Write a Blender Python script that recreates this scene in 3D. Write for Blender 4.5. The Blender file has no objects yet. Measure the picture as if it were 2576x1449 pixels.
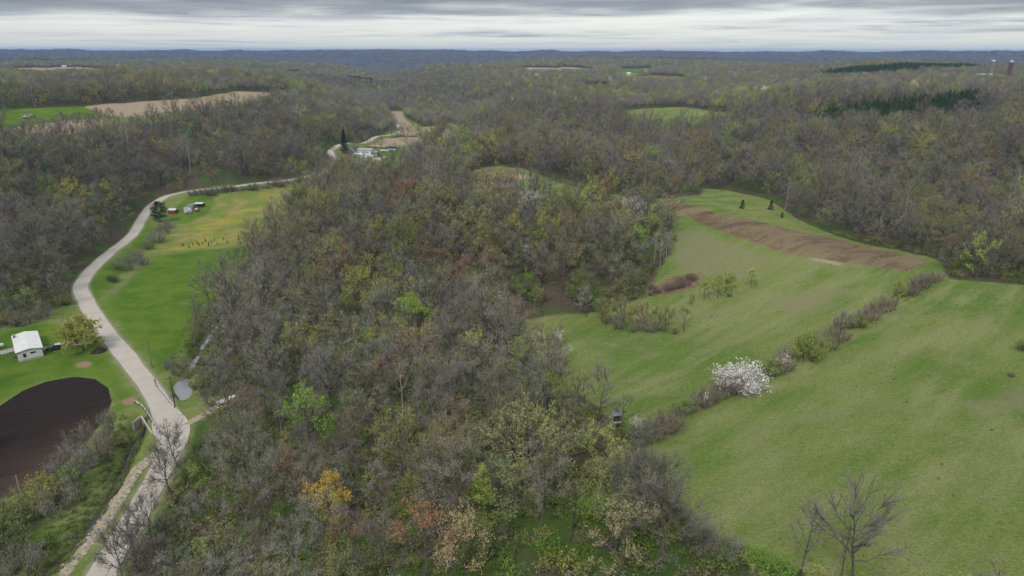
import bpy, math, random
import numpy as np
from math import radians as R, sin, cos, pi
from mathutils import Vector, Matrix

sc = bpy.context.scene
COL = sc.collection
rng = np.random.default_rng(7)
random.seed(7)

# ------------------------------------------------------------------ camera
CAM_Z = 88.0
PITCH = 19.2
cam = bpy.data.cameras.new('camera')
cam.sensor_width = 36.0
cam.lens = 24.0
cam.clip_start = 1.0
cam.clip_end = 60000.0
camo = bpy.data.objects.new('camera', cam)
COL.objects.link(camo)
camo.location = (0, 0, CAM_Z)
camo.rotation_euler = (R(90 - PITCH), R(-0.1), 0)
sc.camera = camo

# ------------------------------------------------------------------ sun, world, exposure
SUN_EL, SUN_AZ = 48.0, 200.0
sl = bpy.data.lights.new('sun', 'SUN')
sl.energy = 1.5
sl.angle = R(16)
sl.color = (1.0, 0.96, 0.90)
so = bpy.data.objects.new('sun', sl)
COL.objects.link(so)
so.rotation_euler = (R(90 - SUN_EL), 0, R(180 - SUN_AZ))
so.location = (0, -200, 600)

sc.view_settings.view_transform = 'Standard'
sc.view_settings.look = 'None'
sc.view_settings.gamma = 1.0
sc.view_settings.exposure = 0.62
sc.view_settings.use_curve_mapping = False
sc.cycles.use_denoising = True
sc.cycles.max_bounces = 6
sc.cycles.diffuse_bounces = 4
sc.cycles.glossy_bounces = 2
sc.cycles.transmission_bounces = 2
sc.cycles.volume_bounces = 0
sc.cycles.transparent_max_bounces = 6
sc.cycles.use_adaptive_sampling = False
sc.cycles.sample_clamp_indirect = 4.0


class NT:
    """small helper for writing node trees"""
    def __init__(self, tree):
        self.t = tree
        tree.nodes.clear()

    def n(self, typ, ins=None, **props):
        nd = self.t.nodes.new(typ)
        for k, v in props.items():
            setattr(nd, k, v)
        for k, v in (ins or {}).items():
            s = nd.inputs[k]
            if isinstance(v, bpy.types.NodeSocket):
                self.t.links.new(v, s)
            else:
                s.default_value = v
        return nd

    def math(self, op, a, b=None, c=None, clamp=False):
        nd = self.t.nodes.new('ShaderNodeMath')
        nd.operation = op
        nd.use_clamp = clamp
        for i, v in enumerate((a, b, c)):
            if v is None:
                continue
            if isinstance(v, bpy.types.NodeSocket):
                self.t.links.new(v, nd.inputs[i])
            else:
                nd.inputs[i].default_value = v
        return nd.outputs[0]

    def mix(self, f, a, b, blend='MIX'):
        nd = self.t.nodes.new('ShaderNodeMix')
        nd.data_type = 'RGBA'
        nd.blend_type = blend
        for s, v in ((nd.inputs[0], f), (nd.inputs[6], a), (nd.inputs[7], b)):
            if isinstance(v, bpy.types.NodeSocket):
                self.t.links.new(v, s)
            elif isinstance(v, (tuple, list)):
                s.default_value = (*v[:3], 1)
            else:
                s.default_value = v
        return nd.outputs[2]

    def ramp(self, f, stops, interp='LINEAR'):
        nd = self.t.nodes.new('ShaderNodeValToRGB')
        cr = nd.color_ramp
        cr.interpolation = interp
        while len(cr.elements) < len(stops):
            cr.elements.new(0.5)
        for e, (p, c) in zip(cr.elements, stops):
            e.position = p
            e.color = (*c, 1) if isinstance(c, tuple) else (c, c, c, 1)
        self.t.links.new(f, nd.inputs[0])
        return nd.outputs[0]

    def smooth(self, x, lo, hi):
        nd = self.t.nodes.new('ShaderNodeMapRange')
        nd.interpolation_type = 'SMOOTHSTEP'
        self.t.links.new(x, nd.inputs[0])
        nd.inputs[1].default_value = lo
        nd.inputs[2].default_value = hi
        return nd.outputs[0]

    def noise(self, vec, scale, detail=4, rough=0.55, dist=0.0):
        nd = self.n('ShaderNodeTexNoise', {'Scale': scale, 'Detail': detail, 'Roughness': rough, 'Distortion': dist})
        if vec is not None:
            self.t.links.new(vec, nd.inputs['Vector'])
        return nd.outputs[0]


# overcast sky: broken stratus sheets over a pale daylight sky
world = bpy.data.worlds.new('World')
sc.world = world
world.use_nodes = True
w = NT(world.node_tree)
sky = w.n('ShaderNodeTexSky', sky_type='NISHITA', sun_disc=False)
sky.sun_elevation = R(SUN_EL)
sky.sun_rotation = R(SUN_AZ)
geo = w.n('ShaderNodeTexCoord')
sep = w.n('ShaderNodeSeparateXYZ', {0: geo.outputs['Generated']})
zz = w.math('ADD', w.math('MAXIMUM', sep.outputs[2], 0.0), 0.028)   # a cloud deck that curves down to the horizon
cx = w.math('DIVIDE', sep.outputs[0], zz)
cy = w.math('DIVIDE', sep.outputs[1], zz)
cv = w.n('ShaderNodeCombineXYZ', {0: cx, 1: cy, 2: 0.0}).outputs[0]
n1 = w.noise(w.n('ShaderNodeMapping', {0: cv, 1: (3.1, 1.9, 0), 3: (0.13, 0.17, 1)}).outputs[0], 1.0, 5, 0.50, 0.6)
n2 = w.noise(w.n('ShaderNodeMapping', {0: cv, 1: (7.3, 0.4, 0), 3: (0.48, 0.52, 1)}).outputs[0], 1.0, 5, 0.55, 0.5)
nn = w.math('ADD', w.math('MULTIPLY', n1, 0.62), w.math('MULTIPLY', n2, 0.38))
nn = w.math('ADD', nn, w.math('MULTIPLY', w.smooth(sep.outputs[2], 0.075, 0.018), 0.155))
clouds = w.ramp(nn, [(0.40, (0.142, 0.158, 0.182)), (0.50, (0.205, 0.225, 0.25)), (0.57, (0.32, 0.342, 0.355)), (0.63, (0.44, 0.458, 0.46)), (0.72, (0.53, 0.543, 0.53))])
haz = w.smooth(sep.outputs[2], 0.030, 0.0)
clouds = w.mix(w.math('MULTIPLY', haz, 0.75), clouds, (0.43, 0.455, 0.455))
# overcast skies brighten towards the zenith
lift = w.math('MULTIPLY_ADD', w.math('MAXIMUM', sep.outputs[2], 0.0), 2.0, 1.0)
bgc = w.n('ShaderNodeBackground', {0: clouds, 1: lift})
bgs = w.n('ShaderNodeBackground', {0: sky.outputs[0], 1: 0.10})
cover = w.math('MULTIPLY_ADD', w.smooth(nn, 0.60, 0.72), -0.22, 0.97)
mixs = w.n('ShaderNodeMixShader', {0: cover, 1: bgs.outputs[0], 2: bgc.outputs[0]})
w.n('ShaderNodeOutputWorld', {0: mixs.outputs[0]})
world.cycles.sampling_method = 'MANUAL'
world.cycles.sample_map_resolution = 512


# ------------------------------------------------------------------ object helpers
def tag(o, label=None, cat=None, group=None, kind=None):
    if label: o['label'] = label
    if cat: o['category'] = cat
    if group: o['group'] = group
    if kind: o['kind'] = kind
    return o


def mesh(name, v, f, mats, fm=None, smooth=False):
    me = bpy.data.meshes.new(name)
    v = np.asarray(v, dtype=np.float64)
    if isinstance(f, np.ndarray):
        n, k = f.shape
        me.vertices.add(len(v)); me.vertices.foreach_set('co', v.astype(np.float32).ravel())
        me.loops.add(n * k); me.loops.foreach_set('vertex_index', f.astype(np.int32).ravel())
        me.polygons.add(n)
        me.polygons.foreach_set('loop_start', np.arange(0, n * k, k, dtype=np.int32))
        me.polygons.foreach_set('loop_total', np.full(n, k, dtype=np.int32))
    else:
        me.from_pydata([tuple(p) for p in v], [], f)
    for m in (mats if isinstance(mats, (list, tuple)) else [mats]):
        me.materials.append(m)
    if fm is not None:
        me.polygons.foreach_set('material_index', np.asarray(fm, dtype=np.int32))
    me.polygons.foreach_set('use_smooth', np.full(len(me.polygons), smooth, dtype=bool))
    me.update(calc_edges=True)
    me.validate()
    return me


def link(name, data, parent=None, loc=None, rz=None, scale=None):
    o = bpy.data.objects.new(name, data)
    COL.objects.link(o)
    if parent is not None: o.parent = parent
    if loc is not None: o.location = loc
    if rz is not None: o.rotation_euler = (0, 0, rz)
    if scale is not None: o.scale = scale if hasattr(scale, '__len__') else (scale,) * 3
    return o


class MB:
    """collects simple solids into one mesh"""
    def __init__(self):
        self.v = []; self.f = []

    def add(self, v, f):
        b = len(self.v)
        self.v += [tuple(p) for p in v]
        self.f += [tuple(i + b for i in q) for q in f]
        return self

    def box(self, x0, x1, y0, y1, z0, z1):
        return self.add([(x0, y0, z0), (x1, y0, z0), (x1, y1, z0), (x0, y1, z0), (x0, y0, z1), (x1, y0, z1), (x1, y1, z1), (x0, y1, z1)],
                        [(3, 2, 1, 0), (4, 5, 6, 7), (0, 1, 5, 4), (1, 2, 6, 5), (2, 3, 7, 6), (3, 0, 4, 7)])

    def prism(self, pts, y0, y1):
        """profile in xz extruded along y"""
        n = len(pts)
        v = [(x, y0, z) for x, z in pts] + [(x, y1, z) for x, z in pts]
        f = [tuple(range(n)), tuple(range(2 * n - 1, n - 1, -1))]
        f += [(i, i + n, (i + 1) % n + n, (i + 1) % n) for i in range(n)]
        return self.add(v, f)

    def tube(self, pts, rad, k=6):
        pts = [Vector(p) for p in pts]
        rad = rad if hasattr(rad, '__len__') else [rad] * len(pts)
        v = []; f = []
        for i, p in enumerate(pts):
            d = (pts[min(i + 1, len(pts) - 1)] - pts[max(i - 1, 0)]).normalized()
            a = d.cross(Vector((0, 0, 1)) if abs(d.z) < 0.9 else Vector((1, 0, 0))).normalized()
            b = d.cross(a)
            for j in range(k):
                t = 2 * pi * j / k
                v.append(p + (a * cos(t) + b * sin(t)) * rad[i])
        for i in range(len(pts) - 1):
            for j in range(k):
                f.append((i * k + j, i * k + (j + 1) % k, (i + 1) * k + (j + 1) % k, (i + 1) * k + j))
        f.append(tuple(range(k - 1, -1, -1)))
        f.append(tuple(range((len(pts) - 1) * k, len(pts) * k)))
        return self.add(v, f)

    def lathe(self, prof, k=16):
        v = []; f = []
        for r, z in prof:
            for j in range(k):
                v.append((r * cos(2 * pi * j / k), r * sin(2 * pi * j / k), z))
        for i in range(len(prof) - 1):
            for j in range(k):
                f.append((i * k + j, i * k + (j + 1) % k, (i + 1) * k + (j + 1) % k, (i + 1) * k + j))
        f.append(tuple(range(k - 1, -1, -1)))
        f.append(tuple(range((len(prof) - 1) * k, len(prof) * k)))
        return self.add(v, f)

    def obj(self, name, mat, parent=None, loc=None, rz=None, smooth=False):
        return link(name, mesh(name, self.v, self.f, mat, smooth=smooth), parent, loc, rz)


def empty(name, loc, rz=0.0):
    o = bpy.data.objects.new(name, None)
    COL.objects.link(o)
    o.location = loc
    o.rotation_euler = (0, 0, rz)
    o.empty_display_size = 0.5
    return o


def mat(name, build):
    m = bpy.data.materials.new(name)
    m.use_nodes = True
    t = NT(m.node_tree)
    r = build(t)
    col, rough = r[0], r[1]
    bump = r[2] if len(r) > 2 else None
    spec = r[3] if len(r) > 3 else 0.25
    b = t.n('ShaderNodeBsdfPrincipled', {'Roughness': rough, 'Specular IOR Level': spec})
    if isinstance(col, bpy.types.NodeSocket):
        t.t.links.new(col, b.inputs[0])
    else:
        b.inputs[0].default_value = (*col, 1)
    if bump is not None:
        t.t.links.new(bump, b.inputs['Normal'])
    t.n('ShaderNodeOutputMaterial', {0: b.outputs[0]})
    return m


def plain(name, c, rough=0.7, var=0.18, scale=1.5, spec=0.3):
    def b(t):
        p = t.n('ShaderNodeTexCoord').outputs['Object']
        n = t.noise(p, scale, 5, 0.6)
        f = t.ramp(n, [(0.3, 1 - var), (0.7, 1 + var * 0.3)])
        return t.mix(1.0, c, f, 'MULTIPLY'), rough, None, spec
    return mat(name, b)


def diffuse(name, build):
    m = bpy.data.materials.new(name)
    m.use_nodes = True
    t = NT(m.node_tree)
    col, bump = build(t)
    b = t.n('ShaderNodeBsdfDiffuse', {0: col})
    if bump is not None:
        t.t.links.new(bump, b.inputs['Normal'])
    t.n('ShaderNodeOutputMaterial', {0: b.outputs[0]})
    return m


# ------------------------------------------------------------------ survey: photo sightings -> metres
# sightings are noted in a 2576 px wide copy of the photograph; each is turned into a place on the land
F = 1717.0
SP, CP = sin(R(PITCH)), cos(R(PITCH))


def ray(px, py):
    u, v = px - 1288.0, py - 724.5
    return np.array([u, F * CP - v * SP, -(v * CP + F * SP)])


def at_z(px, py, z):
    d = ray(px, py)
    t = (z - CAM_Z) / d[2]
    return (d[0] * t, d[1] * t, z)


def S(x, y):
    """source-photo pixel to survey pixel"""
    return (x / 1.1925, y / 1.1925)


SURVEY = '''
255 1449 0;330 1330 0;400 1215 0;440 1110 .5;425 1050 .8;385 985 .8;330 915 .6;285 860 .6;235 790 .6;208 735 .6;240 670 .6;300 625 .6;345 580 .6;375 530 .6
420 495 .6;500 478 .6;600 470 .6;700 458 .6;790 442 .6;848 408 .6;880 362 .5;940 348 .4;1008 328 0;100 1150 -.3;0 1250 -.3;140 1050 0;240 970 0;0 1050 0;0 1449 -.6;120 1400 -.6
70 870 .8;0 900 .5;150 900 .5;100 830 1.2;0 820 1.5;60 780 5;150 720 4;0 720 10;130 660 8;0 640 12;230 600 2;330 540 1.2;150 600 8;0 560 17;250 540 4;300 480 9;150 520 14
100 480 21;0 480 25;0 400 36;150 400 34;300 420 21;450 455 2;450 425 6;600 447 2;600 420 5;550 395 13;400 360 31;650 378 16;750 418 2;750 388 8;500 320 42;700 320 37;800 370 10;850 340 17;780 270 44
900 300 21;960 310 6;930 335 3;100 310 39;240 290 40;0 300 38;0 335 38;300 265 42;500 250 43;650 238 44;300 225 40;100 200 48;100 172 50;100 145 57;600 150 50;700 165 50;500 190 46
960 285 -7;985 300 -5;1050 330 -3;1100 320 -1;1140 300 8;1100 230 31;1200 230 37;1150 200 44;1300 200 44;
1250 160 52;1400 175 48;1200 300 14;1300 300 22;1200 350 12;1100 360 3;1050 380 3;1280 440 30;1060 420 11;1150 400 17;1000 400 3;925 385 1;960 400 1;900 410 1
640 620 1;560 740 1;470 880 1;500 700 .6;400 700 .6;600 560 1;700 520 1;800 470 2;720 560 4;800 560 11;900 500 14;1000 480 21;1100 450 26;1100 520 26;1000 560 21;1200 500 26;1300 500 26;1400 520 23
1550 520 23;1650 580 22;1500 600 20;1300 600 20;1200 600 20;1000 640 18;850 620 11;750 640 5;900 700 8;1100 680 17;1300 680 18;1500 680 18;1650 650 20;1600 760 13.5;1450 780 11;1300 790 9
1100 780 6;900 780 3.5;700 720 2;680 800 1.5;1700 510 25;2000 600 21;2330 660 19;1850 680 18;1700 720 15;2100 700 18;1900 780 16;1600 850 13;1400 850 11;1500 950 15;1800 900 18;2100 800 18
2300 720 18;1900 1000 22;2000 1200 26;2300 1000 24;2500 800 20;2570 700 18;2500 1200 28;2300 1440 33;1700 1300 27;1800 1440 30;1350 950 14;1200 900 10;1000 900 6;800 900 3;650 950 1.2
590 1050 1.5;800 1050 7;1000 1050 13;1300 1100 21;1500 1100 22;1500 1300 27;1200 1300 24;1000 1300 18;800 1300 10;600 1250 3.5;480 1400 2.5;700 1440 11;1000 1440 22;1300 1440 29;1550 1440 30
1700 480 18;1900 520 17;2000 560 12;2200 620 11;2400 640 14;2100 520 12;2300 560 10;2570 600 14;2450 670 17;1900 450 14;1600 430 17;1500 400 16;1700 400 16;2100 450 17;2400 480 16;2570 450 22
1400 350 18;1700 340 22;2000 380 24;2300 380 27;2570 360 32;1700 285 28;1830 285 28;1580 285 27;1700 305 26;1700 250 25;2000 300 30;1900 230 38;2200 220 44;2500 220 46;2500 180 51;1900 180 46;1600 195 42;1600 175 46;1700 150 54;2400 150 56
'''
pts = []
for tok in SURVEY.replace('\n', ';').split(';'):
    if tok.strip():
        a, b, c = (float(q) for q in tok.split())
        if b < 236 and c > 18:
            c -= 10.0      # those sightings are of tree tops
        pts.append(at_z(a, b, c))
# spurs that fold into the valley further down: bearing pixel, distance, height
for px, yy, zz_ in ((1000, 860, 2), (971, 900, 6), (938, 930, 13), (900, 960, 22), (2240, 1320, 57), (2330, 1330, 55), (2140, 1320, 55), (2050, 1300, 49), (2430, 1330, 50), (2250, 760, 48), (2420, 780, 49), (2060, 740, 42), (2250, 650, 41), (2250, 545, 27), (2420, 560, 29), (2060, 530, 25), (2240, 1000, 47), (2240, 1700, 50), (2050, 1000, 40), (2450, 1000, 43), (855, 1000, 31), (800, 1050, 38), (930, 1130, -6), (880, 1230, 6), (820, 1300, 16), (750, 1300, 26),
                    (793, 1620, 37), (840, 1560, 30), (876, 1500, 21), (910, 1480, 8), (938, 1470, -6), (980, 1450, -10), (900, 1900, -4), (850, 2000, 14), (780, 2000, 28),
                    (800, 2500, 38), (876, 2500, 35), (905, 2500, 26), (934, 2500, 14), (963, 2550, -8), (975, 1750, -12), (968, 2100, -16), (972, 3000, -24), (972, 3600, -30),
                    (1083, 2000, 41), (1033, 2000, 33), (1008, 2000, 24), (988, 2000, 10), (1041, 1300, 33), (1015, 1300, 20), (998, 1300, 7), (986, 1280, -4), (1090, 1300, 38), (1060, 1650, 28), (1120, 1650, 36)):
    k_ = yy / 1757.0
    pts.append(((px - 1288) * k_, yy, zz_))
pts += [(-60, 40, .3), (-42, 40, 6), (0, 30, 26), (40, 20, 32), (80, 40, 33), (150, 60, 33), (-100, 60, -.3), (-150, 80, -.3), (-260, 200, 3), (260, 200, 22), (400, 300, 22), (-420, 330, 36), (15, 12, 29), (-30, 12, 14), (30, -12, 32), (-14, -12, 20)]
for k in range(-4, 5):
    a = k * 0.19
    pts += [(4500 * sin(a), 4500 * cos(a), -38), (5900 * sin(a), 5900 * cos(a), 57 + 3 * (k % 2)), (9000 * sin(a), 9000 * cos(a), 60), (20000 * sin(a), 20000 * cos(a), 64)]
    if abs(k) != 1 and k != 0:
        pts.append((3500 * sin(a), 3500 * cos(a), 14 + 12 * (k < -1)))
pts = np.array(pts)


def polar(x, y):
    return np.arctan2(x, y), 0.5 * np.log(x * x + y * y + 1e-6)


def vnoise(x, y, seed=0):
    xi = np.floor(x).astype(np.int64); yi = np.floor(y).astype(np.int64)
    fx = x - xi; fy = y - yi
    fx = fx * fx * (3 - 2 * fx); fy = fy * fy * (3 - 2 * fy)

    def h(a, b):
        n = (a * 374761393 + b * 668265263 + seed * 974634777) & 0x7fffffff
        n = ((n ^ (n >> 13)) * 1274126177) & 0x7fffffff
        n = n ^ (n >> 16)
        return (n & 0xffff) / 65535.0
    return (h(xi, yi) * (1 - fx) + h(xi + 1, yi) * fx) * (1 - fy) + (h(xi, yi + 1) * (1 - fx) + h(xi + 1, yi + 1) * fx) * fy


def fbm(x, y, seed=0, o=4):
    s = 0; a = 0.5; q = 0
    for k in range(o):
        s = s + a * vnoise(x * 2 ** k, y * 2 ** k, seed + k * 17); q += a; a *= 0.5
    return s / q - 0.5


# thin-plate spline over (bearing, log distance)
pa, pb = polar(pts[:, 0], pts[:, 1])
ctrl = np.stack([pa, pb], 1)


def tps(r2):
    return 0.5 * r2 * np.log(r2 + 1e-9)


d2 = ((ctrl[:, None] - ctrl[None]) ** 2).sum(-1)
K = tps(d2) + np.eye(len(ctrl)) * 0.004
A = np.hstack([np.ones((len(ctrl), 1)), ctrl])
M = np.block([[K, A], [A.T, np.zeros((3, 3))]])
sol = np.linalg.solve(M, np.concatenate([pts[:, 2], np.zeros(3)]))


def land(x, y):
    a, b = polar(x, y)
    a = np.clip(a, -0.86, 0.86); b = np.clip(b, 2.7, 9.9)
    out = np.zeros_like(x)
    for i in range(0, len(x), 20000):
        q = np.stack([a[i:i + 20000], b[i:i + 20000]], 1)
        r2 = ((q[:, None] - ctrl[None]) ** 2).sum(-1)
        out[i:i + 20000] = tps(r2) @ sol[:-3] + sol[-3] + q @ sol[-2:]
    return np.clip(out, -45, 70)


TH = np.concatenate([np.arange(-180, -47, 4.0), np.arange(-46.08, 46.1, 0.24), np.arange(48, 178, 4.0)])
TH = np.radians(TH)
LR = np.concatenate([np.linspace(math.log(1.5), math.log(28), 22)[:-1], np.arange(math.log(28), math.log(14500), 0.0088)])
gt, gl = np.meshgrid(TH, LR, indexing='ij')
GX = np.exp(gl) * np.sin(gt); GY = np.exp(gl) * np.cos(gt)
GZ = land(GX.ravel(), GY.ravel()).reshape(GX.shape)
rr = np.exp(gl)
hill = np.clip((GZ - 4) / 15, 0, 1)
GZ += fbm(GX / 22, GY / 22, 3) * 1.4 * hill
amp = np.clip((rr - 500) / 900, 0, 1) * np.clip((GZ + 12) / 25, 0, 1)
GZ += amp * (fbm(GX / 190, GY / 190, 5) * 16)
amp2 = np.clip((rr - 4300) / 900, 0, 1) * np.clip((GZ + 30) / 50, 0, 1)
GZ += amp2 * (-np.abs(fbm(GX / 700, GY / 900, 9, 5)) * 95 + 10)
GZ += np.clip((rr - 7000) / 3000, 0, 1) * fbm(GX / 2600, GY / 2600, 11) * 30


def bilerp(G, x, y):
    a, b = polar(np.asarray(x, float), np.asarray(y, float))
    i = np.interp(a, TH, np.arange(len(TH))); j = np.interp(b, LR, np.arange(len(LR)))
    i0 = np.clip(i.astype(int), 0, len(TH) - 2); j0 = np.clip(j.astype(int), 0, len(LR) - 2)
    fi = i - i0; fj = j - j0
    return (G[i0, j0] * (1 - fi) + G[i0 + 1, j0] * fi) * (1 - fj) + (G[i0, j0 + 1] * (1 - fi) + G[i0 + 1, j0 + 1] * fi) * fj


def H(x, y):
    return bilerp(GZ, x, y)


def hz(x, y):
    return float(H(np.array([x]), np.array([y]))[0])


SL = np.concatenate([[0], np.exp(np.linspace(math.log(25), math.log(16000), 1400))])


def ground(px, py):
    """where a line of sight first meets the land"""
    d = ray(px, py)
    hd = math.hypot(d[0], d[1])
    x = d[0] / hd * SL; y = d[1] / hd * SL
    z = CAM_Z + d[2] / hd * SL
    under = z - np.where(SL > 0, H(x, np.maximum(y, 1e-3)), -99)
    k = np.argmax(under < 0)
    if under[k] >= 0:
        k = len(SL) - 1
    f = under[k - 1] / (under[k - 1] - under[k] + 1e-9)
    s = SL[k - 1] + (SL[k] - SL[k - 1]) * f
    return d[0] / hd * s, d[1] / hd * s


def poly(txt):
    v = [float(q) for q in txt.replace(';', ' ').split()]
    return np.array([ground(v[i], v[i + 1]) for i in range(0, len(v), 2)])


def sdf(P, x, y):
    """signed distance to a polygon, positive inside"""
    d = np.full(x.shape, 1e9); ins = np.zeros(x.shape, bool)
    for i in range(len(P)):
        a = P[i]; b = P[(i + 1) % len(P)]
        ex, ey = b - a
        wx = x - a[0]; wy = y - a[1]
        t = np.clip((wx * ex + wy * ey) / (ex * ex + ey * ey + 1e-9), 0, 1)
        d = np.minimum(d, (wx - ex * t) ** 2 + (wy - ey * t) ** 2)
        c = (a[1] > y) != (b[1] > y)
        with np.errstate(divide='ignore', invalid='ignore'):
            xi = a[0] + (y - a[1]) / (b[1] - a[1] + 1e-12) * ex
        ins ^= c & (x < xi)
    d = np.sqrt(d)
    return np.where(ins, d, -d)


def linedist(P, x, y):
    d = np.full(x.shape, 1e9)
    for a, b in zip(P[:-1], P[1:]):
        ex, ey = b - a
        wx = x - a[0]; wy = y - a[1]
        t = np.clip((wx * ex + wy * ey) / (ex * ex + ey * ey + 1e-9), 0, 1)
        d = np.minimum(d, (wx - ex * t) ** 2 + (wy - ey * t) ** 2)
    return np.sqrt(d)


def spline(P, step=2.0):
    P = np.asarray(P)
    out = []
    for i in range(len(P) - 1):
        p0 = P[max(i - 1, 0)]; p1 = P[i]; p2 = P[i + 1]; p3 = P[min(i + 2, len(P) - 1)]
        n = max(2, int(np.linalg.norm(p2 - p1) / step))
        for k in range(n):
            t = k / n
            out.append(0.5 * (2 * p1 + (p2 - p0) * t + (2 * p0 - 5 * p1 + 4 * p2 - p3) * t * t + (3 * p1 - p0 - 3 * p2 + p3) * t ** 3))
    out.append(P[-1])
    return np.array(out)


# ---- lines and areas of the land
ROAD = poly('215 1520;255 1449;330 1325;395 1210;436 1115;420 1045;382 980;330 912;285 857;238 795;212 748;206 722;222 690;262 652;305 618;338 588;356 558;378 525;412 500;452 486;520 477;600 469;700 458;780 444;820 432;842 416;846 404;838 392;832 380;845 370;880 361;940 348;985 340;1005 331;1006 323;996 314')
ROAD = np.vstack([[-90.0, 62.0], ROAD])
ROADS = spline(ROAD, 2.0)
DRIVE = spline(poly('445 1075;480 1062;520 1040;560 1018;600 1003'), 2.0)
HDRIVE = spline(poly('268 857;235 862;190 867;150 872;110 878'), 2.0)
CREEK_N = spline(poly('368 1054;352 1078;336 1114;320 1150;308 1182;270 1259;235 1310;200 1359;150 1402;90 1460;40 1520'), 2.0)
CREEK_S = spline(poly('424 1000;446 994;456 976;462 955;472 930;492 900;520 850;560 800;600 750;640 700'), 2.0)

rd = linedist(ROADS, GX, GY)
zr_ = H(ROADS[:, 0], ROADS[:, 1])
zr_ = np.convolve(np.pad(zr_, 6, 'edge'), np.ones(13) / 13, 'valid')
near = rd < 13
nx, ny = GX[near], GY[near]
best = np.zeros(len(nx)); bd = np.full(len(nx), 1e9)
for i_ in range(len(ROADS)):
    dd = (nx - ROADS[i_, 0]) ** 2 + (ny - ROADS[i_, 1]) ** 2
    m_ = dd < bd
    bd[m_] = dd[m_]; best[m_] = zr_[i_]
k_ = np.clip((12 - rd[near]) / 7.5, 0, 1); k_ = k_ * k_ * (3 - 2 * k_)
GZ[near] = GZ[near] * (1 - k_) + best * k_
ck = np.minimum(linedist(CREEK_N, GX, GY), linedist(CREEK_S, GX, GY))
mouth = np.minimum(np.hypot(GX - CREEK_N[0, 0], GY - CREEK_N[0, 1]), np.hypot(GX - CREEK_S[1, 0], GY - CREEK_S[1, 1]))
scour = np.clip(1 - (mouth - 3) / 9, 0, 1)          # wider, deeper bed at the culvert mouths
dip = np.clip(1 - (ck - 0.8 - 1.3 * scour) / 2.4, 0, 1); dip = dip * dip * (3 - 2 * dip)
GZ -= (1.25 + 1.6 * scour) * dip * np.clip((rd - 4.4) / 1.2, 0, 1)

OPEN = [poly(q) for q in (
    # valley floor on both sides of the road
    '-60 835;40 822;100 800;170 770;200 725;218 690;258 650;300 617;334 585;352 556;374 523;410 497;452 483;520 474;600 466;700 455;780 441;822 428;836 415;832 388;860 372;880 400;860 425;815 462;775 500;705 570;650 618;600 690;545 742;500 800;462 880;475 900;500 950;505 1000;560 996;600 996;600 1014;490 1062;480 1120;450 1200;405 1290;360 1360;320 1449;310 1600;-60 1600',
    '850 384;905 372;1000 368;1030 378;1040 400;1010 432;960 452;885 445;862 415','838 374;1006 317;1022 333;960 360;880 388',
    '925 366;960 350;1010 345;1062 345;1085 362;1040 380;1000 372',
    '968 279;1014 279;1026 300;1060 318;1080 340;1020 344;1002 322;980 300',
    '1055 320;1140 309;1165 322;1140 350;1100 356;1066 340',
    '-10 281;210 270;260 288;290 308;345 311;320 345;250 366;180 374;100 374;-10 374',
    '210 270;350 258;500 248;660 233;730 232;740 250;620 285;450 305;320 318;262 296',
    '30 176;150 171;270 178;320 182;300 192;150 196;40 190',
    '-10 142;130 146;-10 149',
    '1535 282;1640 271;1720 269;1850 285;1830 312;1700 345;1590 328',
    '1550 172;1640 170;1640 186;1570 190',
    '1540 190;1640 188;1735 194;1720 210;1600 212',
    '1280 173;1420 168;1510 174;1480 186;1340 188',
    '1460 216;1545 213;1540 230;1470 230',
    '1190 432;1240 418;1300 422;1380 452;1500 482;1600 498;1690 499;1760 490;1772 473;1830 478;1930 500;2000 545;2100 590;2250 625;2360 650;2385 700;2600 716;2750 725;2950 900;3100 1449;2700 1650;2120 1560;2080 1449;1930 1400;1780 1335;1700 1250;1650 1170;1620 1120;1560 1075;1480 1010;1420 960;1360 915;1310 870;1290 825;1290 806;1400 792;1500 785;1560 768;1620 745;1645 700;1685 640;1700 590;1680 560;1600 545;1480 535;1380 525;1300 520;1230 520;1190 488',
)]
YELLOW = [poly('382 634;420 595;500 552;560 525;545 500;640 482;800 466;770 500;705 570;650 612;560 620;480 628')]
LUSH = [poly(q) for q in ('262 770;330 700;392 645;500 630;640 616;600 690;545 742;500 800;462 880;440 930;400 940;340 860;290 800',
                          '-60 850;30 830;110 812;200 830;260 870;300 950;335 1010;300 1040;280 985;240 950;190 945;100 960;0 1010;-60 1040',
                          '440 520;470 495;540 490;530 535;470 565;440 560', '880 380;1000 370;1015 392;960 404;900 414',
                          '-10 281;210 270;245 286;240 300;160 306;60 319;-10 330', '1550 172;1640 170;1632 180;1570 182', '1460 216;1545 213;1520 221', '300 700;235 770;222 720;260 670;330 620;372 560;395 580;360 640')]
TAN = [poly(q) for q in ('-10 331;60 320;160 306;240 301;290 308;240 325;100 346;-10 346', '210 270;350 258;500 248;660 233;720 235;620 262;450 280;320 296;262 292',
                         '30 176;150 171;270 179;310 183;150 183', '-10 142;130 146;-10 149', '925 366;960 350;1010 345;1062 345;1060 362;1000 369',
                         '972 281;1012 281;1018 300;1040 318;1060 336;1010 340;1002 322;985 300', '1058 320;1140 309;1150 318;1120 328;1095 336;1066 332', '1280 173;1420 168;1500 174;1340 178',
                         '1255 432;1310 438;1345 450;1300 452', '1855 588;1960 612;2006 634;1990 637;1930 622;1865 600', '2045 643;2125 661;2110 667;2040 652', '1700 516;1760 532;1750 537;1700 522')]
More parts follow.
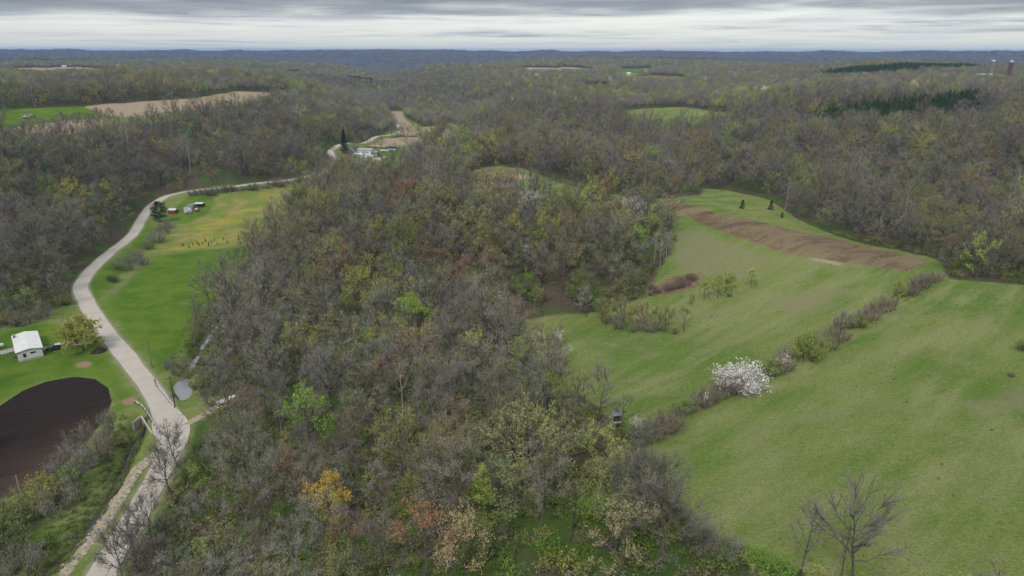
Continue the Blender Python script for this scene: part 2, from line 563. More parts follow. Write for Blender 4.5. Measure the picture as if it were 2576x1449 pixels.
RED = [poly(q) for q in ('1640 503;1700 508;1800 536;1960 568;2100 598;2250 633;2340 655;2290 682;2150 662;2000 642;1900 612;1800 574;1720 542', '1620 727;1680 702;1765 684;1772 705;1740 730;1640 746',
                         '1195 434;1240 420;1290 426;1305 452;1290 480;1225 490;1195 472', '1540 190;1640 188;1730 195;1710 202;1600 201')]
DRY = [poly(q) for q in ('1700 590;1760 570;1850 615;1960 660;1900 690;1700 690', '300 720;360 660;420 640;400 680;330 730;280 780', '1920 760;2080 720;2150 730;2000 790', '2460 1010;2580 960;2640 1020;2480 1040')]
DIRT = [poly(q) for q in ('188 918;212 910;234 912;230 924;200 928', '418 1095;440 1090;452 1110;440 1128', '300 1010;335 1000;350 1012;320 1022')]
PLOW = poly('-120 1100;-60 1062;0 1025;60 985;120 962;190 950;240 955;274 978;283 1012;266 1055;222 1110;150 1180;90 1228;0 1262;-120 1300')


def area(Ps, cap=30.0, x=None, y=None):
    x = GX if x is None else x; y = GY if y is None else y
    d = np.full(x.shape, -cap)
    for P in Ps:
        lo = P.min(0) - cap; hi = P.max(0) + cap
        m = (x > lo[0]) & (x < hi[0]) & (y > lo[1]) & (y < hi[1])
        if m.any():
            d[m] = np.maximum(d[m], np.clip(sdf(P, x[m], y[m]), -cap, cap))
    return d


ni, nj = GX.shape
V = np.stack([GX.ravel(), GY.ravel(), GZ.ravel()], 1)
idx = np.arange(ni * nj).reshape(ni, nj)
i1 = np.roll(idx, -1, axis=0)
Q = np.stack([idx[:, :-1], idx[:, 1:], i1[:, 1:], i1[:, :-1]], -1).reshape(-1, 4)

HA, HB = np.array(ground(1640, 1090)), np.array(ground(2340, 695))
MOW = math.atan2(HB[1] - HA[1], HB[0] - HA[0])

# ------------------------------------------------------------------ ground material
def terrain_mat(t):
    p = t.n('ShaderNodeNewGeometry').outputs['Position']
    at = lambda n: t.n('ShaderNodeAttribute', attribute_name=n).outputs['Fac']
    big = t.noise(p, 0.018, 4, 0.6)
    mid = t.noise(p, 0.11, 5, 0.6)
    fine = t.noise(p, 1.15, 6, 0.75)
    vfine = t.noise(p, 3.2, 3, 0.7)
    # mowing direction of the upland fields
    mp = t.n('ShaderNodeMapping', {0: p, 2: (0, 0, MOW)}, vector_type='TEXTURE')
    mp.inputs[3].default_value = (34, 6.0, 30)
    streak = t.noise(mp.outputs[0], 1.0, 5, 0.62)
    edge = t.math('MULTIPLY', t.math('SUBTRACT', mid, 0.5), 9.0)
    edge = t.math('ADD', edge, t.math('MULTIPLY', t.math('SUBTRACT', fine, 0.5), 2.5))

    def m(n, wd=1.0, k=1.0):
        return t.smooth(t.math('ADD', at(n), t.math('MULTIPLY', edge, k)), -wd, wd)
    # woodland floor: leaf litter with spring green coming through
    litter = t.ramp(fine, [(0.3, (0.055, 0.043, 0.032)), (0.55, (0.10, 0.078, 0.056)), (0.75, (0.155, 0.125, 0.09))])
    wood = t.mix(t.smooth(t.math('ADD', mid, t.math('MULTIPLY', big, 0.6)), 0.72, 0.92), litter, t.mix(fine, (0.045, 0.085, 0.018), (0.09, 0.13, 0.035)))
    # pasture
    g1 = t.mix(t.smooth(big, 0.36, 0.62), (0.112, 0.172, 0.034), (0.185, 0.212, 0.062))
    g1 = t.mix(t.math('MULTIPLY', t.smooth(streak, 0.44, 0.68), 0.68), g1, (0.255, 0.262, 0.112))
    g1 = t.mix(t.math('MULTIPLY', t.smooth(streak, 0.48, 0.30), 0.55), g1, (0.068, 0.162, 0.018))
    g1 = t.mix(t.math('MULTIPLY', t.smooth(mid, 0.52, 0.68), 0.5), g1, (0.215, 0.215, 0.105))
    g1 = t.mix(t.math('MULTIPLY', t.smooth(fine, 0.49, 0.68), 0.55), g1, (0.29, 0.29, 0.135))
    g1 = t.mix(t.math('MULTIPLY', t.smooth(vfine, 0.50, 0.36), 0.6), g1, (0.045, 0.095, 0.012))
    c = t.mix(m('open', 1.2, 0.6), wood, g1)
    # dry grass
    dry = t.mix(fine, (0.15, 0.15, 0.065), (0.27, 0.25, 0.14))
    c = t.mix(t.math('MULTIPLY', m('dry', 4), 0.75), c, dry)
    lush = t.mix(t.smooth(mid, 0.35, 0.65), (0.078, 0.150, 0.018), (0.130, 0.190, 0.030))
    lush = t.mix(t.math('MULTIPLY', t.smooth(fine, 0.56, 0.7), 0.5), lush, (0.20, 0.225, 0.035))
    lush = t.mix(t.math('MULTIPLY', t.smooth(vfine, 0.50, 0.36), 0.5), lush, (0.03, 0.085, 0.008))
    c = t.mix(m('lush', 2.0, 0.7), c, lush)
    yel = t.mix(t.smooth(mid, 0.40, 0.66), (0.16, 0.20, 0.045), (0.27, 0.22, 0.085))
    yel = t.mix(t.math('MULTIPLY', t.smooth(t.noise(p, 0.035, 4, 0.65), 0.50, 0.64), t.smooth(fine, 0.35, 0.6)), yel, (0.33, 0.29, 0.045))
    c = t.mix(m('yellow', 2.0, 0.5), c, yel)
    tan = t.mix(t.noise(p, 0.25, 5, 0.7), (0.25, 0.185, 0.12), (0.40, 0.32, 0.22))
    c = t.mix(m('tan', 1.0, 0.3), c, tan)
    red = t.ramp(t.math('ADD', t.math('MULTIPLY', streak, 0.5), t.math('MULTIPLY', fine, 0.5)), [(0.36, (0.095, 0.060, 0.040)), (0.47, (0.15, 0.105, 0.066)), (0.54, (0.23, 0.175, 0.105)), (0.60, (0.17, 0.17, 0.07)), (0.68, (0.40, 0.34, 0.24))])
    c = t.mix(m('red', 1.2, 0.35), c, red)
    c = t.mix(m('dirt', 0.8, 0.12), c, t.mix(fine, (0.22, 0.14, 0.085), (0.36, 0.25, 0.16)))
    # creek bed mud and the road's gravel shoulder
    c = t.mix(t.smooth(at('creek'), 1.6, 0.7), c, t.mix(fine, (0.05, 0.042, 0.032), (0.12, 0.10, 0.075)))
    c = t.mix(t.math('MULTIPLY', t.smooth(t.math('ADD', at('road'), t.math('MULTIPLY', t.math('SUBTRACT', fine, 0.5), 1.6)), 3.7, 2.7), 0.7), c, (0.30, 0.26, 0.19))
    # distant wooded bluffs
    c = t.mix(t.smooth(at('far'), 0.3, 0.7), c, t.mix(t.noise(p, 0.02, 6, 0.7), (0.045, 0.046, 0.034), (0.085, 0.08, 0.058)))
    bump = t.n('ShaderNodeBump', {'Strength': 0.9, 'Distance': 0.35, 'Height': t.math('ADD', fine, t.math('MULTIPLY', vfine, 0.5))})
    return c, bump.outputs[0]


M_TERRAIN = diffuse('terrain', terrain_mat)
me = mesh('terrain', V, Q, M_TERRAIN, smooth=True)
R_ALL = rr


def attr(me, name, arr):
    a = me.attributes.new(name, 'FLOAT', 'POINT')
    a.data.foreach_set('value', np.ascontiguousarray(arr, dtype=np.float32).ravel())


A_OPEN = area(OPEN)
for nm, arr in (('open', A_OPEN), ('yellow', area(YELLOW)), ('lush', area(LUSH)), ('tan', area(TAN)), ('red', area(RED)), ('dry', area(DRY)), ('dirt', area(DIRT)),
                ('creek', np.clip(ck, 0, 30)), ('road', np.clip(rd, 0, 30)), ('far', np.clip((rr - 3600) / 900, 0, 1))):
    attr(me, nm, arr)
ter = link('terrain', me)
tag(ter, 'rolling valley and upland ground under grass and leaf litter', 'terrain', kind='structure')


# ------------------------------------------------------------------ road, tracks, ploughed field, creek
def ribbon(name, P, wid, mt, lift, label, cat, n=5, kind='structure', zfix=None):
    P = np.asarray(P)
    T = np.gradient(P, axis=0); T /= np.linalg.norm(T, axis=1)[:, None] + 1e-9
    Nn = np.stack([-T[:, 1], T[:, 0]], 1)
    wid = np.full(len(P), wid) if np.isscalar(wid) else wid
    v = []
    for k in range(n):
        s = (k / (n - 1) - 0.5)
        wob = (fbm(np.arange(len(P)) / 3.0, np.full(len(P), k * 7.7), 31 + k, 3) * 0.7) if k in (0, n - 1) else 0
        X = P + Nn * (wid * s + wob)[:, None] if k in (0, n - 1) else P + Nn * (wid * s)[:, None]
        z = (H(X[:, 0], X[:, 1]) if zfix is None else np.full(len(P), zfix)) + lift + (0.05 * (1 - (2 * s) ** 2) if zfix is None else 0)
        v.append(np.column_stack([X, z]))
    v = np.stack(v, 1).reshape(-1, 3)
    f = []
    for i in range(len(P) - 1):
        for k in range(n - 1):
            a = i * n + k
            f.append((a, a + n, a + n + 1, a + 1))
    o = link(name, mesh(name, v, np.array(f), mt, smooth=True))
    return tag(o, label, cat, kind=kind)


def road_mat(t):
    p = t.n('ShaderNodeNewGeometry').outputs['Position']
    n = t.noise(p, 0.35, 5, 0.6); f = t.noise(p, 3.0, 4, 0.7)
    c = t.ramp(n, [(0.3, (0.405, 0.355, 0.30)), (0.55, (0.44, 0.388, 0.332)), (0.75, (0.475, 0.425, 0.37))])
    c = t.mix(t.math('MULTIPLY', t.smooth(f, 0.55, 0.75), 0.4), c, (0.33, 0.29, 0.24))
    return c, 0.9, t.n('ShaderNodeBump', {'Strength': 0.4, 'Distance': 0.05, 'Height': f}).outputs[0], 0.2


M_ROAD = mat('pale_gravel', road_mat)
keep = [i for i, q in enumerate(ROADS)]
wv = np.full(len(ROADS), 5.1)
dj = np.linalg.norm(ROADS - DRIVE[0], axis=1)
wv = wv + 3.0 * np.exp(-(dj / 9.0) ** 2)
ribbon('road', ROADS, wv, M_ROAD, 0.10, 'pale gravel road winding along the valley floor', 'road')
M_TRACK = mat('sandy_track', lambda t: (t.mix(t.noise(t.n('ShaderNodeNewGeometry').outputs['Position'], 0.8, 4, 0.6), (0.20, 0.16, 0.10), (0.42, 0.35, 0.25)), 0.9))
ribbon('driveway', DRIVE, 2.4, M_TRACK, 0.07, 'short gravel track leaving the road towards the boat', 'driveway')
ribbon('driveway', HDRIVE, 2.6, M_TRACK, 0.05, 'sandy driveway beneath the willow to the white house', 'driveway')


def sheet(name, P, step, lift, mt, label, cat, kind='structure'):
    lo = P.min(0); hi = P.max(0)
    xs = np.arange(lo[0] - step, hi[0] + step * 2, step); ys = np.arange(lo[1] - step, hi[1] + step * 2, step)
    gx, gy = np.meshgrid(xs, ys, indexing='ij')
    s = sdf(P, gx.ravel(), gy.ravel()) + fbm(gx.ravel() / 4, gy.ravel() / 4, 77) * 1.2
    ok = s > 0
    z = H(gx.ravel(), gy.ravel()) + lift
    ix = np.arange(gx.size).reshape(gx.shape)
    q = np.stack([ix[:-1, :-1], ix[1:, :-1], ix[1:, 1:], ix[:-1, 1:]], -1).reshape(-1, 4)
    q = q[ok[q].sum(1) >= 3]
    v = np.column_stack([gx.ravel(), gy.ravel(), z])
    used = np.unique(q); rem = -np.ones(len(v), int); rem[used] = np.arange(len(used))
    v = v[used]; q = rem[q]
    ed = np.sort(np.concatenate([q[:, [0, 1]], q[:, [1, 2]], q[:, [2, 3]], q[:, [3, 0]]]), 1)
    ue, cn = np.unique(ed, axis=0, return_counts=True)
    rim = np.unique(ue[cn == 1])
    for it in range(3):
        vx, vy = v[rim, 0], v[rim, 1]
        s0 = sdf(P, vx, vy)
        gx0 = (sdf(P, vx + .05, vy) - s0) / .05; gy0 = (sdf(P, vx, vy + .05) - s0) / .05
        v[rim, 0] -= gx0 * s0 * .7; v[rim, 1] -= gy0 * s0 * .7
    v[rim, 2] = H(v[rim, 0], v[rim, 1]) + lift
    o = link(name, mesh(name, v, q, mt, smooth=True))
    return tag(o, label, cat, kind=kind)


def plow_mat(t):
    p = t.n('ShaderNodeNewGeometry').outputs['Position']
    mp = t.n('ShaderNodeMapping', {0: p, 2: (0, 0, R(38))}, vector_type='TEXTURE')
    mp.inputs[3].default_value = (60, 1.1, 10)
    st = t.noise(mp.outputs[0], 1.0, 4, 0.65)
    f = t.noise(p, 2.2, 5, 0.7)
    sx = t.n('ShaderNodeSeparateXYZ', {0: p})
    b = t.noise(p, 0.03, 3, 0.5)
    # drier, browner soil on the side towards the creek
    side = t.math('ADD', t.math('MULTIPLY', t.math('ADD', sx.outputs[0], 112.0), 0.021), t.math('MULTIPLY', t.math('SUBTRACT', 158.0, sx.outputs[1]), 0.020))
    k = t.smooth(t.math('ADD', side, t.math('MULTIPLY', t.math('SUBTRACT', b, 0.5), 1.2)), -0.1, 1.3)
    dark = t.mix(st, (0.014, 0.011, 0.0095), (0.042, 0.031, 0.027))
    brown = t.mix(st, (0.045, 0.030, 0.023), (0.15, 0.102, 0.076))
    c = t.mix(k, dark, brown)
    c = t.mix(t.math('MULTIPLY', t.smooth(f, 0.58, 0.72), 0.35), c, (0.16, 0.12, 0.09))
    h = t.math('ADD', st, t.math('MULTIPLY', f, 0.6))
    return c, t.n('ShaderNodeBump', {'Strength': 0.8, 'Distance': 0.25, 'Height': h}).outputs[0]


sheet('plowed_field', PLOW, 1.0, 0.10, diffuse('plowed_soil', plow_mat), 'freshly ploughed dark soil field beside the road', 'field')


def water_mat(t):
    p = t.n('ShaderNodeNewGeometry').outputs['Position']
    bp = t.n('ShaderNodeBump', {'Strength': 0.15, 'Distance': 0.05, 'Height': t.noise(p, 2.5, 3, 0.5)})
    return (0.22, 0.22, 0.225), 0.08, bp.outputs[0], 0.6  # pale grey base holds the sky's reflection as colour


M_WATER = mat('creek_water', water_mat)
ribbon('creek', CREEK_S[:30], np.interp(np.arange(min(30, len(CREEK_S))), [0, 3, 8, 14, 30], [6.5, 6.5, 4.5, 1.6, 1.1]), M_WATER, 0, 'still creek pool below the culvert, grey sky reflection in its colour', 'creek', zfix=float(np.median(H(CREEK_S[2:8, 0], CREEK_S[2:8, 1]))) + .75)
M_BROOK = mat('brook_water', lambda t: ((0.055, 0.055, 0.045), 0.12, None, 0.5))
ribbon('creek', CREEK_N, .8, M_BROOK, .12, 'narrow creek running along the riprap bank', 'creek', zfix=None)


# ------------------------------------------------------------------ trees: prototypes
def tint_node(t):
    return t.n('ShaderNodeAttribute', attribute_name='tint', attribute_type='INSTANCER').outputs['Color']


def twig_mat(t):
    r = t.n('ShaderNodeObjectInfo').outputs['Random']
    c = t.mix(0.50, (0.205, 0.195, 0.172), tint_node(t))
    k = t.math('MULTIPLY_ADD', r, 0.5, 0.75)
    return t.mix(1.0, c, t.n('ShaderNodeCombineColor', {0: k, 1: k, 2: k}).outputs[0], 'MULTIPLY'), None


def leaf_mat(t):
    p = t.n('ShaderNodeTexCoord').outputs['Object']
    f = t.ramp(t.noise(p, 0.9, 3, 0.6), [(0.3, 0.62), (0.7, 1.25)])
    return t.mix(1.0, tint_node(t), f, 'MULTIPLY'), None


def bark_mat(t):
    p = t.n('ShaderNodeTexCoord').outputs['Object']
    c = t.mix(t.noise(p, 2.0, 4, 0.6), (0.06, 0.052, 0.044), (0.17, 0.15, 0.13))
    return c, None


M_TWIG = diffuse('twigs', twig_mat)
M_LEAF = diffuse('spring_leaves', leaf_mat)
M_BARK = diffuse('bark', bark_mat)
M_BIRCH = diffuse('pale_bark', lambda t: (t.mix(t.noise(t.n('ShaderNodeTexCoord').outputs['Object'], 1.2, 4, 0.6), (0.22, 0.21, 0.19), (0.48, 0.46, 0.43)), None))


def unit(v):
    return v / (np.linalg.norm(v, axis=-1, keepdims=True) + 1e-9)


class Tree:
    """collects tapered branch pieces, twig blades and leaf blades"""
    def __init__(self, seed):
        self.g = np.random.default_rng(seed)
        self.parts = {'trunk': [], 'crown': []}   # each entry (verts, tris, material)

    def tubes(self, part, p0, p1, r0, r1, k, m):
        p0, p1 = np.asarray(p0), np.asarray(p1)
        n = len(p0)
        r0 = np.broadcast_to(r0, (n,)); r1 = np.broadcast_to(r1, (n,))
        d = unit(p1 - p0)
        up = np.where(np.abs(d[:, 2:3]) < 0.9, np.array([[0, 0, 1.0]]), np.array([[1.0, 0, 0]]))
        a = unit(np.cross(d, up)); b = np.cross(d, a)
        an = np.arange(k) * 2 * pi / k
        off = a[:, None] * np.cos(an)[None, :, None] + b[:, None] * np.sin(an)[None, :, None]
        v = np.concatenate([p0[:, None] + off * r0[:, None, None], p1[:, None] + off * r1[:, None, None]], 1)
        base = (np.arange(n) * 2 * k)[:, None]
        t = []
        for j in range(k):
            j2 = (j + 1) % k
            t.append(np.stack([j + base[:, 0], j2 + base[:, 0], j2 + k + base[:, 0]], 1))
            t.append(np.stack([j + base[:, 0], j2 + k + base[:, 0], j + k + base[:, 0]], 1))
        self.parts[part].append((v.reshape(-1, 3), np.concatenate(t), m))

    def blades(self, p0, d, ln, wd, m, part='crown'):
        n = len(p0)
        side = unit(np.cross(d, self.g.normal(size=(n, 3))))
        wd = np.broadcast_to(wd, (n,))[:, None]; ln = np.broadcast_to(ln, (n,))[:, None]
        v = np.stack([p0 - side * wd / 2, p0 + side * wd / 2, p0 + d * ln], 1).reshape(-1, 3)
        self.parts[part].append((v, np.arange(3 * n).reshape(-1, 3), m))

    def leaves(self, c, size, m, part='crown', flat=0.0):
        n = len(c)
        d = unit(self.g.normal(size=(n, 3)) * np.array([1, 1, 1 - flat]))
        e = unit(np.cross(d, self.g.normal(size=(n, 3))))
        s = (np.broadcast_to(size, (n,)) * self.g.uniform(0.6, 1.3, n))[:, None]
        v = np.stack([c - d * s / 2, c + e * s * 0.5, c + d * s / 2], 1).reshape(-1, 3)
        self.parts[part].append((v, np.arange(3 * n).reshape(-1, 3), m))

    def build(self, name):
        out = {}
        allv = []; allt = []; allm = []; off = 0
        mats = []
        for part, L in self.parts.items():
            if not L: continue
            vs, ts, ms = [], [], []
            o = 0; lm = []
            for v, t, m in L:
                if m not in lm: lm.append(m)
                if m not in mats: mats.append(m)
                vs.append(v); ts.append(t + o); ms.append(np.full(len(t), lm.index(m)))
                allv.append(v); allt.append(t + off); allm.append(np.full(len(t), mats.index(m)))
                o += len(v); off += len(v)
            out[part] = mesh(name + '_' + part, np.concatenate(vs), np.concatenate(ts), lm, np.concatenate(ms))
        out['all'] = mesh(name, np.concatenate(allv), np.concatenate(allt), mats, np.concatenate(allm))
        return out


def bez(p0, p1, p2, n):
    t = np.linspace(0, 1, n + 1)[None, :, None]
    return (1 - t) ** 2 * p0[:, None] + 2 * t * (1 - t) * p1[:, None] + t ** 2 * p2[:, None]


def broadleaf(seed, h=13.0, wdt=9.0, cb=0.35, limbs=9, subs=6, ss=6, tw=6, leaf=0, leafsize=0.3, fork=0.6, trunk_r=0.22, lean=0.0, twig_w=0.024, pale=False, up=0.35, twig_len=1.0, bark=None):
    T = Tree(seed); g = T.g
    bk = bark or (M_BIRCH if pale else M_BARK)
    zc = h * cb
    # trunk
    tt = np.linspace(0, 1, 6)
    wob = np.cumsum(g.normal(size=(6, 2)) * h * 0.012, 0); wob[0] = 0
    top = h * (fork + 0.15)
    tp = np.column_stack([wob[:, 0] + lean * tt * h, wob[:, 1], tt * top - 0.6 * (1 - tt)])
    tr = trunk_r * (1 - 0.72 * tt) + np.array([0.10, 0, 0, 0, 0, 0]) * trunk_r * 3
    T.tubes('trunk', tp[:-1], tp[1:], tr[:-1], tr[1:], 6, bk)
    # main limbs reach to points over a dome
    n = limbs
    az = (np.arange(n) + g.uniform(-0.35, 0.35, n)) * 2.4
    el = np.arcsin(np.clip(np.linspace(0.02, 0.97, n) + g.uniform(-0.06, 0.06, n), 0, 1))
    rad = g.uniform(0.78, 1.0, n)
    cz = zc + (h - zc) * 0.36
    tips = np.column_stack([np.cos(az) * np.cos(el) * wdt / 2 * rad + lean * h * 0.7, np.sin(az) * np.cos(el) * wdt / 2 * rad, cz + np.sin(el) * (h - cz) * rad - (1 - np.sin(el)) * (cz - zc) * 0.5])
    st = np.clip(np.linspace(0.30, 0.98, n) + g.uniform(-.05, .05, n), max(0.25, cb / (fork + .15) * 0.85), 1)
    base = np.stack([np.interp(st, tt, tp[:, k]) for k in range(3)], 1)
    r0 = np.interp(st, tt, tr) * g.uniform(0.5, 0.75, n)
    ctrl = base * 0.5 + tips * 0.5
    ctrl[:, :2] += (tips - base)[:, :2] * 0.12
    ctrl[:, 2] += (tips - base)[:, 2] * g.uniform(-0.15, 0.25, n)
    L = bez(base, ctrl, tips, 4) + np.concatenate([np.zeros((n, 1, 3)), g.normal(size=(n, 3, 3)) * 0.18, np.zeros((n, 1, 3))], 1)
    rl = r0[:, None] * np.linspace(1, 0.22, 5)[None]
    T.tubes('trunk', L[:, :-1].reshape(-1, 3), L[:, 1:].reshape(-1, 3), rl[:, :-1].ravel(), rl[:, 1:].ravel(), 4, bk)
    # branches
    m = n * subs
    li = np.repeat(np.arange(n), subs)
    s = g.uniform(0.28, 1.0, m) * 4
    k0 = np.clip(s.astype(int), 0, 3); fr = (s - k0)[:, None]
    bp = L[li, k0] * (1 - fr) + L[li, k0 + 1] * fr
    outw = unit(bp - np.array([lean * h * 0.5, 0, cz - (h - zc) * 0.25]))
    dr = unit(outw * 0.75 + unit(L[li, 4] - L[li, 2]) * 0.5 + g.normal(size=(m, 3)) * 0.55 + np.array([0, 0, up * 0.5]))
    ln = wdt * g.uniform(0.16, 0.30, m)
    be = bp + dr * ln[:, None]
    bc = (bp + be) / 2 + g.normal(size=(m, 3)) * 0.2 + np.array([0, 0, 0.15])
    B = bez(bp, bc, be, 2)
    rb = np.interp(s, np.arange(5), np.ones(5))[:, None] * (0.05 * trunk_r / 0.22) * np.array([[1, .65, .32]])
    T.tubes('crown', B[:, :-1].reshape(-1, 3), B[:, 1:].reshape(-1, 3), rb[:, :-1].ravel(), rb[:, 1:].ravel(), 3, bk)
    # branchlets
    q = m * ss
    bi = np.repeat(np.arange(m), ss)
    s2 = g.uniform(0.15, 1.0, q)[:, None]
    sp = (1 - s2) ** 2 * bp[bi] + 2 * s2 * (1 - s2) * bc[bi] + s2 ** 2 * be[bi]
    d2 = unit(dr[bi] * 0.7 + g.normal(size=(q, 3)) * 0.6 + np.array([0, 0, up]))
    l2 = g.uniform(0.5, 1.25, q) * twig_len * (wdt / 9.0) ** 0.5
    T.blades(sp, d2, l2, twig_w * 1.6, M_TWIG)
    # twigs
    z = q * tw
    qi = np.repeat(np.arange(q), tw)
    s3 = g.uniform(0.1, 0.95, z)[:, None]
    tp0 = sp[qi] + d2[qi] * l2[qi, None] * s3
    d3 = unit(d2[qi] * 0.7 + g.normal(size=(z, 3)) * 0.6 + np.array([0, 0, up]))
    T.blades(tp0, d3, g.uniform(0.3, 0.85, z) * twig_len, twig_w, M_TWIG)
    if leaf:
        pick = g.integers(0, z, leaf)
        c = tp0[pick] + d3[pick] * g.uniform(0.1, 0.8, leaf)[:, None] * twig_len
        T.leaves(c, leafsize, M_LEAF)
    return T


def far_tree(seed, h, wdt, n, w, leafy=False):
    """a whole crown in few blades, for woods half a kilometre off and more"""
    T = Tree(seed); g = T.g
    T.tubes('trunk', np.array([[0, 0, -0.5]]), np.array([[0, 0, h * 0.6]]), 0.20, 0.08, 3, M_BARK)
    u = unit(g.normal(size=(n, 3))); u[:, 2] = np.abs(u[:, 2]) * 1.15 - 0.15
    lump = 1 + 0.22 * np.sin(u[:, 0] * 5 + seed) * np.cos(u[:, 1] * 4 + seed * 2)
    r = g.uniform(0.45, 1, n) ** 0.6 * lump
    c = u * r[:, None] * np.array([wdt / 2, wdt / 2, h * 0.5]) + np.array([0, 0, h * 0.48])
    d = unit(u * 0.9 + g.normal(size=(n, 3)) * 0.6 + np.array([0, 0, 0.3]))
    T.blades(c - d * 0.4, d, g.uniform(0.8, 1.8, n) * wdt / 8, w, M_LEAF if leafy else M_TWIG)
    # main boughs
    a = np.tile([[0, 0, h * 0.3]], (6, 1)) + g.normal(size=(6, 3)) * 0.2
    az = np.arange(6) * 1.05 + seed
    b = np.column_stack([np.cos(az) * wdt * 0.32, np.sin(az) * wdt * 0.32, np.full(6, h * 0.75)]) + g.normal(size=(6, 3)) * 0.6
    T.tubes('trunk', a, b, 0.10, 0.03, 3, M_BARK)
    return T


def clump(seed, size, n):
    """a few dozen metres of canopy seen kilometres away"""
    T = Tree(seed); g = T.g
    for k in range(7):
        x, y = g.uniform(-size / 2, size / 2, 2)
        hh = g.uniform(9, 14)
        u = unit(g.normal(size=(n, 3))); u[:, 2] = np.abs(u[:, 2])
        c = u * np.array([5, 5, hh * 0.55]) + np.array([x, y, hh * 0.4])
        T.leaves(c, 3.2, M_TWIG)
    return T


def conifer(seed, h=15.0, wdt=6.0, tiers=16, per=7, base=0.08, blade=0.5, dens=26, round_top=False):
    T = Tree(seed); g = T.g
    T.tubes('trunk', np.array([[0, 0, -0.4]]), np.array([[0, 0, h * 0.97]]), 0.03 * h * 0.5, 0.02, 6, M_BARK)
    C = []; Dv = []
    for i in range(tiers):
        f = i / (tiers - 1)
        z = h * (base + (0.97 - base) * f)
        rad = wdt / 2 * ((1 - f) ** 0.8 if not round_top else math.sqrt(max(0.03, 1 - (abs(f - 0.35) / 0.68) ** 2)))
        for j in range(per):
            a = g.uniform(0, 2 * pi)
            L = rad * g.uniform(0.7, 1.1)
            p1 = np.array([[cos(a) * L, sin(a) * L, z - L * (0.18 if not round_top else -0.15) + g.normal() * 0.15]])
            T.tubes('trunk', np.array([[0, 0, z]]), p1, 0.04, 0.015, 3, M_BARK)
            s = g.uniform(0.25, 1.05, dens)[:, None]
            c = np.array([[0, 0, z]]) * (1 - s) + p1 * s + g.normal(size=(dens, 3)) * np.array([0.16, 0.16, 0.09]) * (0.6 + L * 0.35)
            C.append(c)
            Dv.append(unit(np.array([[cos(a), sin(a), 0.1]]) + g.normal(size=(dens, 3)) * 0.6))
    C = np.concatenate(C); Dv = np.concatenate(Dv)
    T.blades(C, Dv, g.uniform(0.5, 1.1, len(C)) * blade, blade * 0.30, M_LEAF)
    return T


def shrub(seed, h=3.0, wdt=4.0, stems=14, tw=14, leaf=300, leafsize=0.22, twig_w=0.028):
    T = Tree(seed); g = T.g
    az = g.uniform(0, 2 * pi, stems); sp = np.sqrt(g.uniform(0.0, 1, stems))
    b = np.column_stack([np.cos(az) * sp * wdt * 0.22, np.sin(az) * sp * wdt * 0.22, np.full(stems, -0.25)])
    e = np.column_stack([np.cos(az) * sp * wdt * 0.46, np.sin(az) * sp * wdt * 0.46, h * (1 - 0.45 * sp ** 2) * g.uniform(0.8, 1.0, stems)])
    c = b * 0.6 + e * 0.4 + np.array([0, 0, h * 0.12])
    L = bez(b, c, e, 3)
    rl = np.tile(np.array([0.05, 0.035, 0.022, 0.01]), (stems, 1)) * (h / 3) ** 0.5
    T.tubes('trunk', L[:, :-1].reshape(-1, 3), L[:, 1:].reshape(-1, 3), rl[:, :-1].ravel(), rl[:, 1:].ravel(), 3, M_BARK)
    n = stems * tw
    li = np.repeat(np.arange(stems), tw)
    s = g.uniform(0.2, 1, n)[:, None]
    p = (1 - s) ** 2 * b[li] + 2 * s * (1 - s) * c[li] + s ** 2 * e[li]
    d = unit(unit(e[li] - b[li]) * 0.4 + g.normal(size=(n, 3)) * 0.65 + np.array([0, 0, 0.3]))
    l = g.uniform(0.4, 1.0, n) * wdt * 0.22
    T.blades(p, d, l, twig_w * 1.5, M_TWIG)
    k = 5
    qi = np.repeat(np.arange(n), k)
    p3 = p[qi] + d[qi] * (l[qi] * g.uniform(0.1, 0.95, n * k))[:, None]
    d3 = unit(d[qi] * 0.5 + g.normal(size=(n * k, 3)) * 0.7)
    T.blades(p3, d3, g.uniform(0.2, 0.5, n * k) * wdt * 0.16, twig_w, M_TWIG)
    if leaf:
        pk = g.integers(0, n * k, leaf)
        T.leaves(p3[pk] + d3[pk] * g.uniform(0.05, 0.45, leaf)[:, None], leafsize, M_LEAF)
    return T


BARE = [broadleaf(100 + i, h=[13, 14, 12.5, 15, 11.5, 13.5][i], wdt=[9, 8, 10, 8.5, 7.5, 9.5][i], cb=[.30, .38, .28, .42, .34, .36][i], limbs=[10, 9, 11, 10, 9, 10][i], lean=[0, .04, -.03, 0, .03, 0][i], tw=7, leaf=1100, leafsize=.17).build('bare_tree') for i in range(6)]
LEAFY = [broadleaf(200 + i, h=[12.5, 13.5, 11][i], wdt=[8.5, 9, 8][i], cb=[.28, .34, .26][i], limbs=9, subs=6, ss=5, tw=4, leaf=3000, leafsize=.24).build('leafing_tree') for i in range(3)]
SLIM = [broadleaf(300 + i, h=[13, 14.5][i], wdt=[4.2, 4.6][i], cb=.42, limbs=9, subs=5, ss=5, tw=5, fork=.8, trunk_r=.15, twig_len=.8, leaf=500, leafsize=.17).build('slim_tree') for i in range(2)]
PALE = [broadleaf(330, h=14, wdt=3.6, cb=.5, limbs=8, subs=5, ss=4, tw=4, fork=.82, trunk_r=.13, pale=True, twig_len=.8).build('pale_tree')]
SHRUB = [shrub(400 + i, h=[2.6, 3.2, 2.2][i], wdt=[3.6, 4.2, 3.2][i], leaf=[240, 420, 520][i]).build('shrub') for i in range(3)]
BSHRUB = [shrub(420 + i, h=[3.0, 2.4][i], wdt=[4.0, 3.6][i], leaf=0).build('bare_shrub') for i in range(2)]
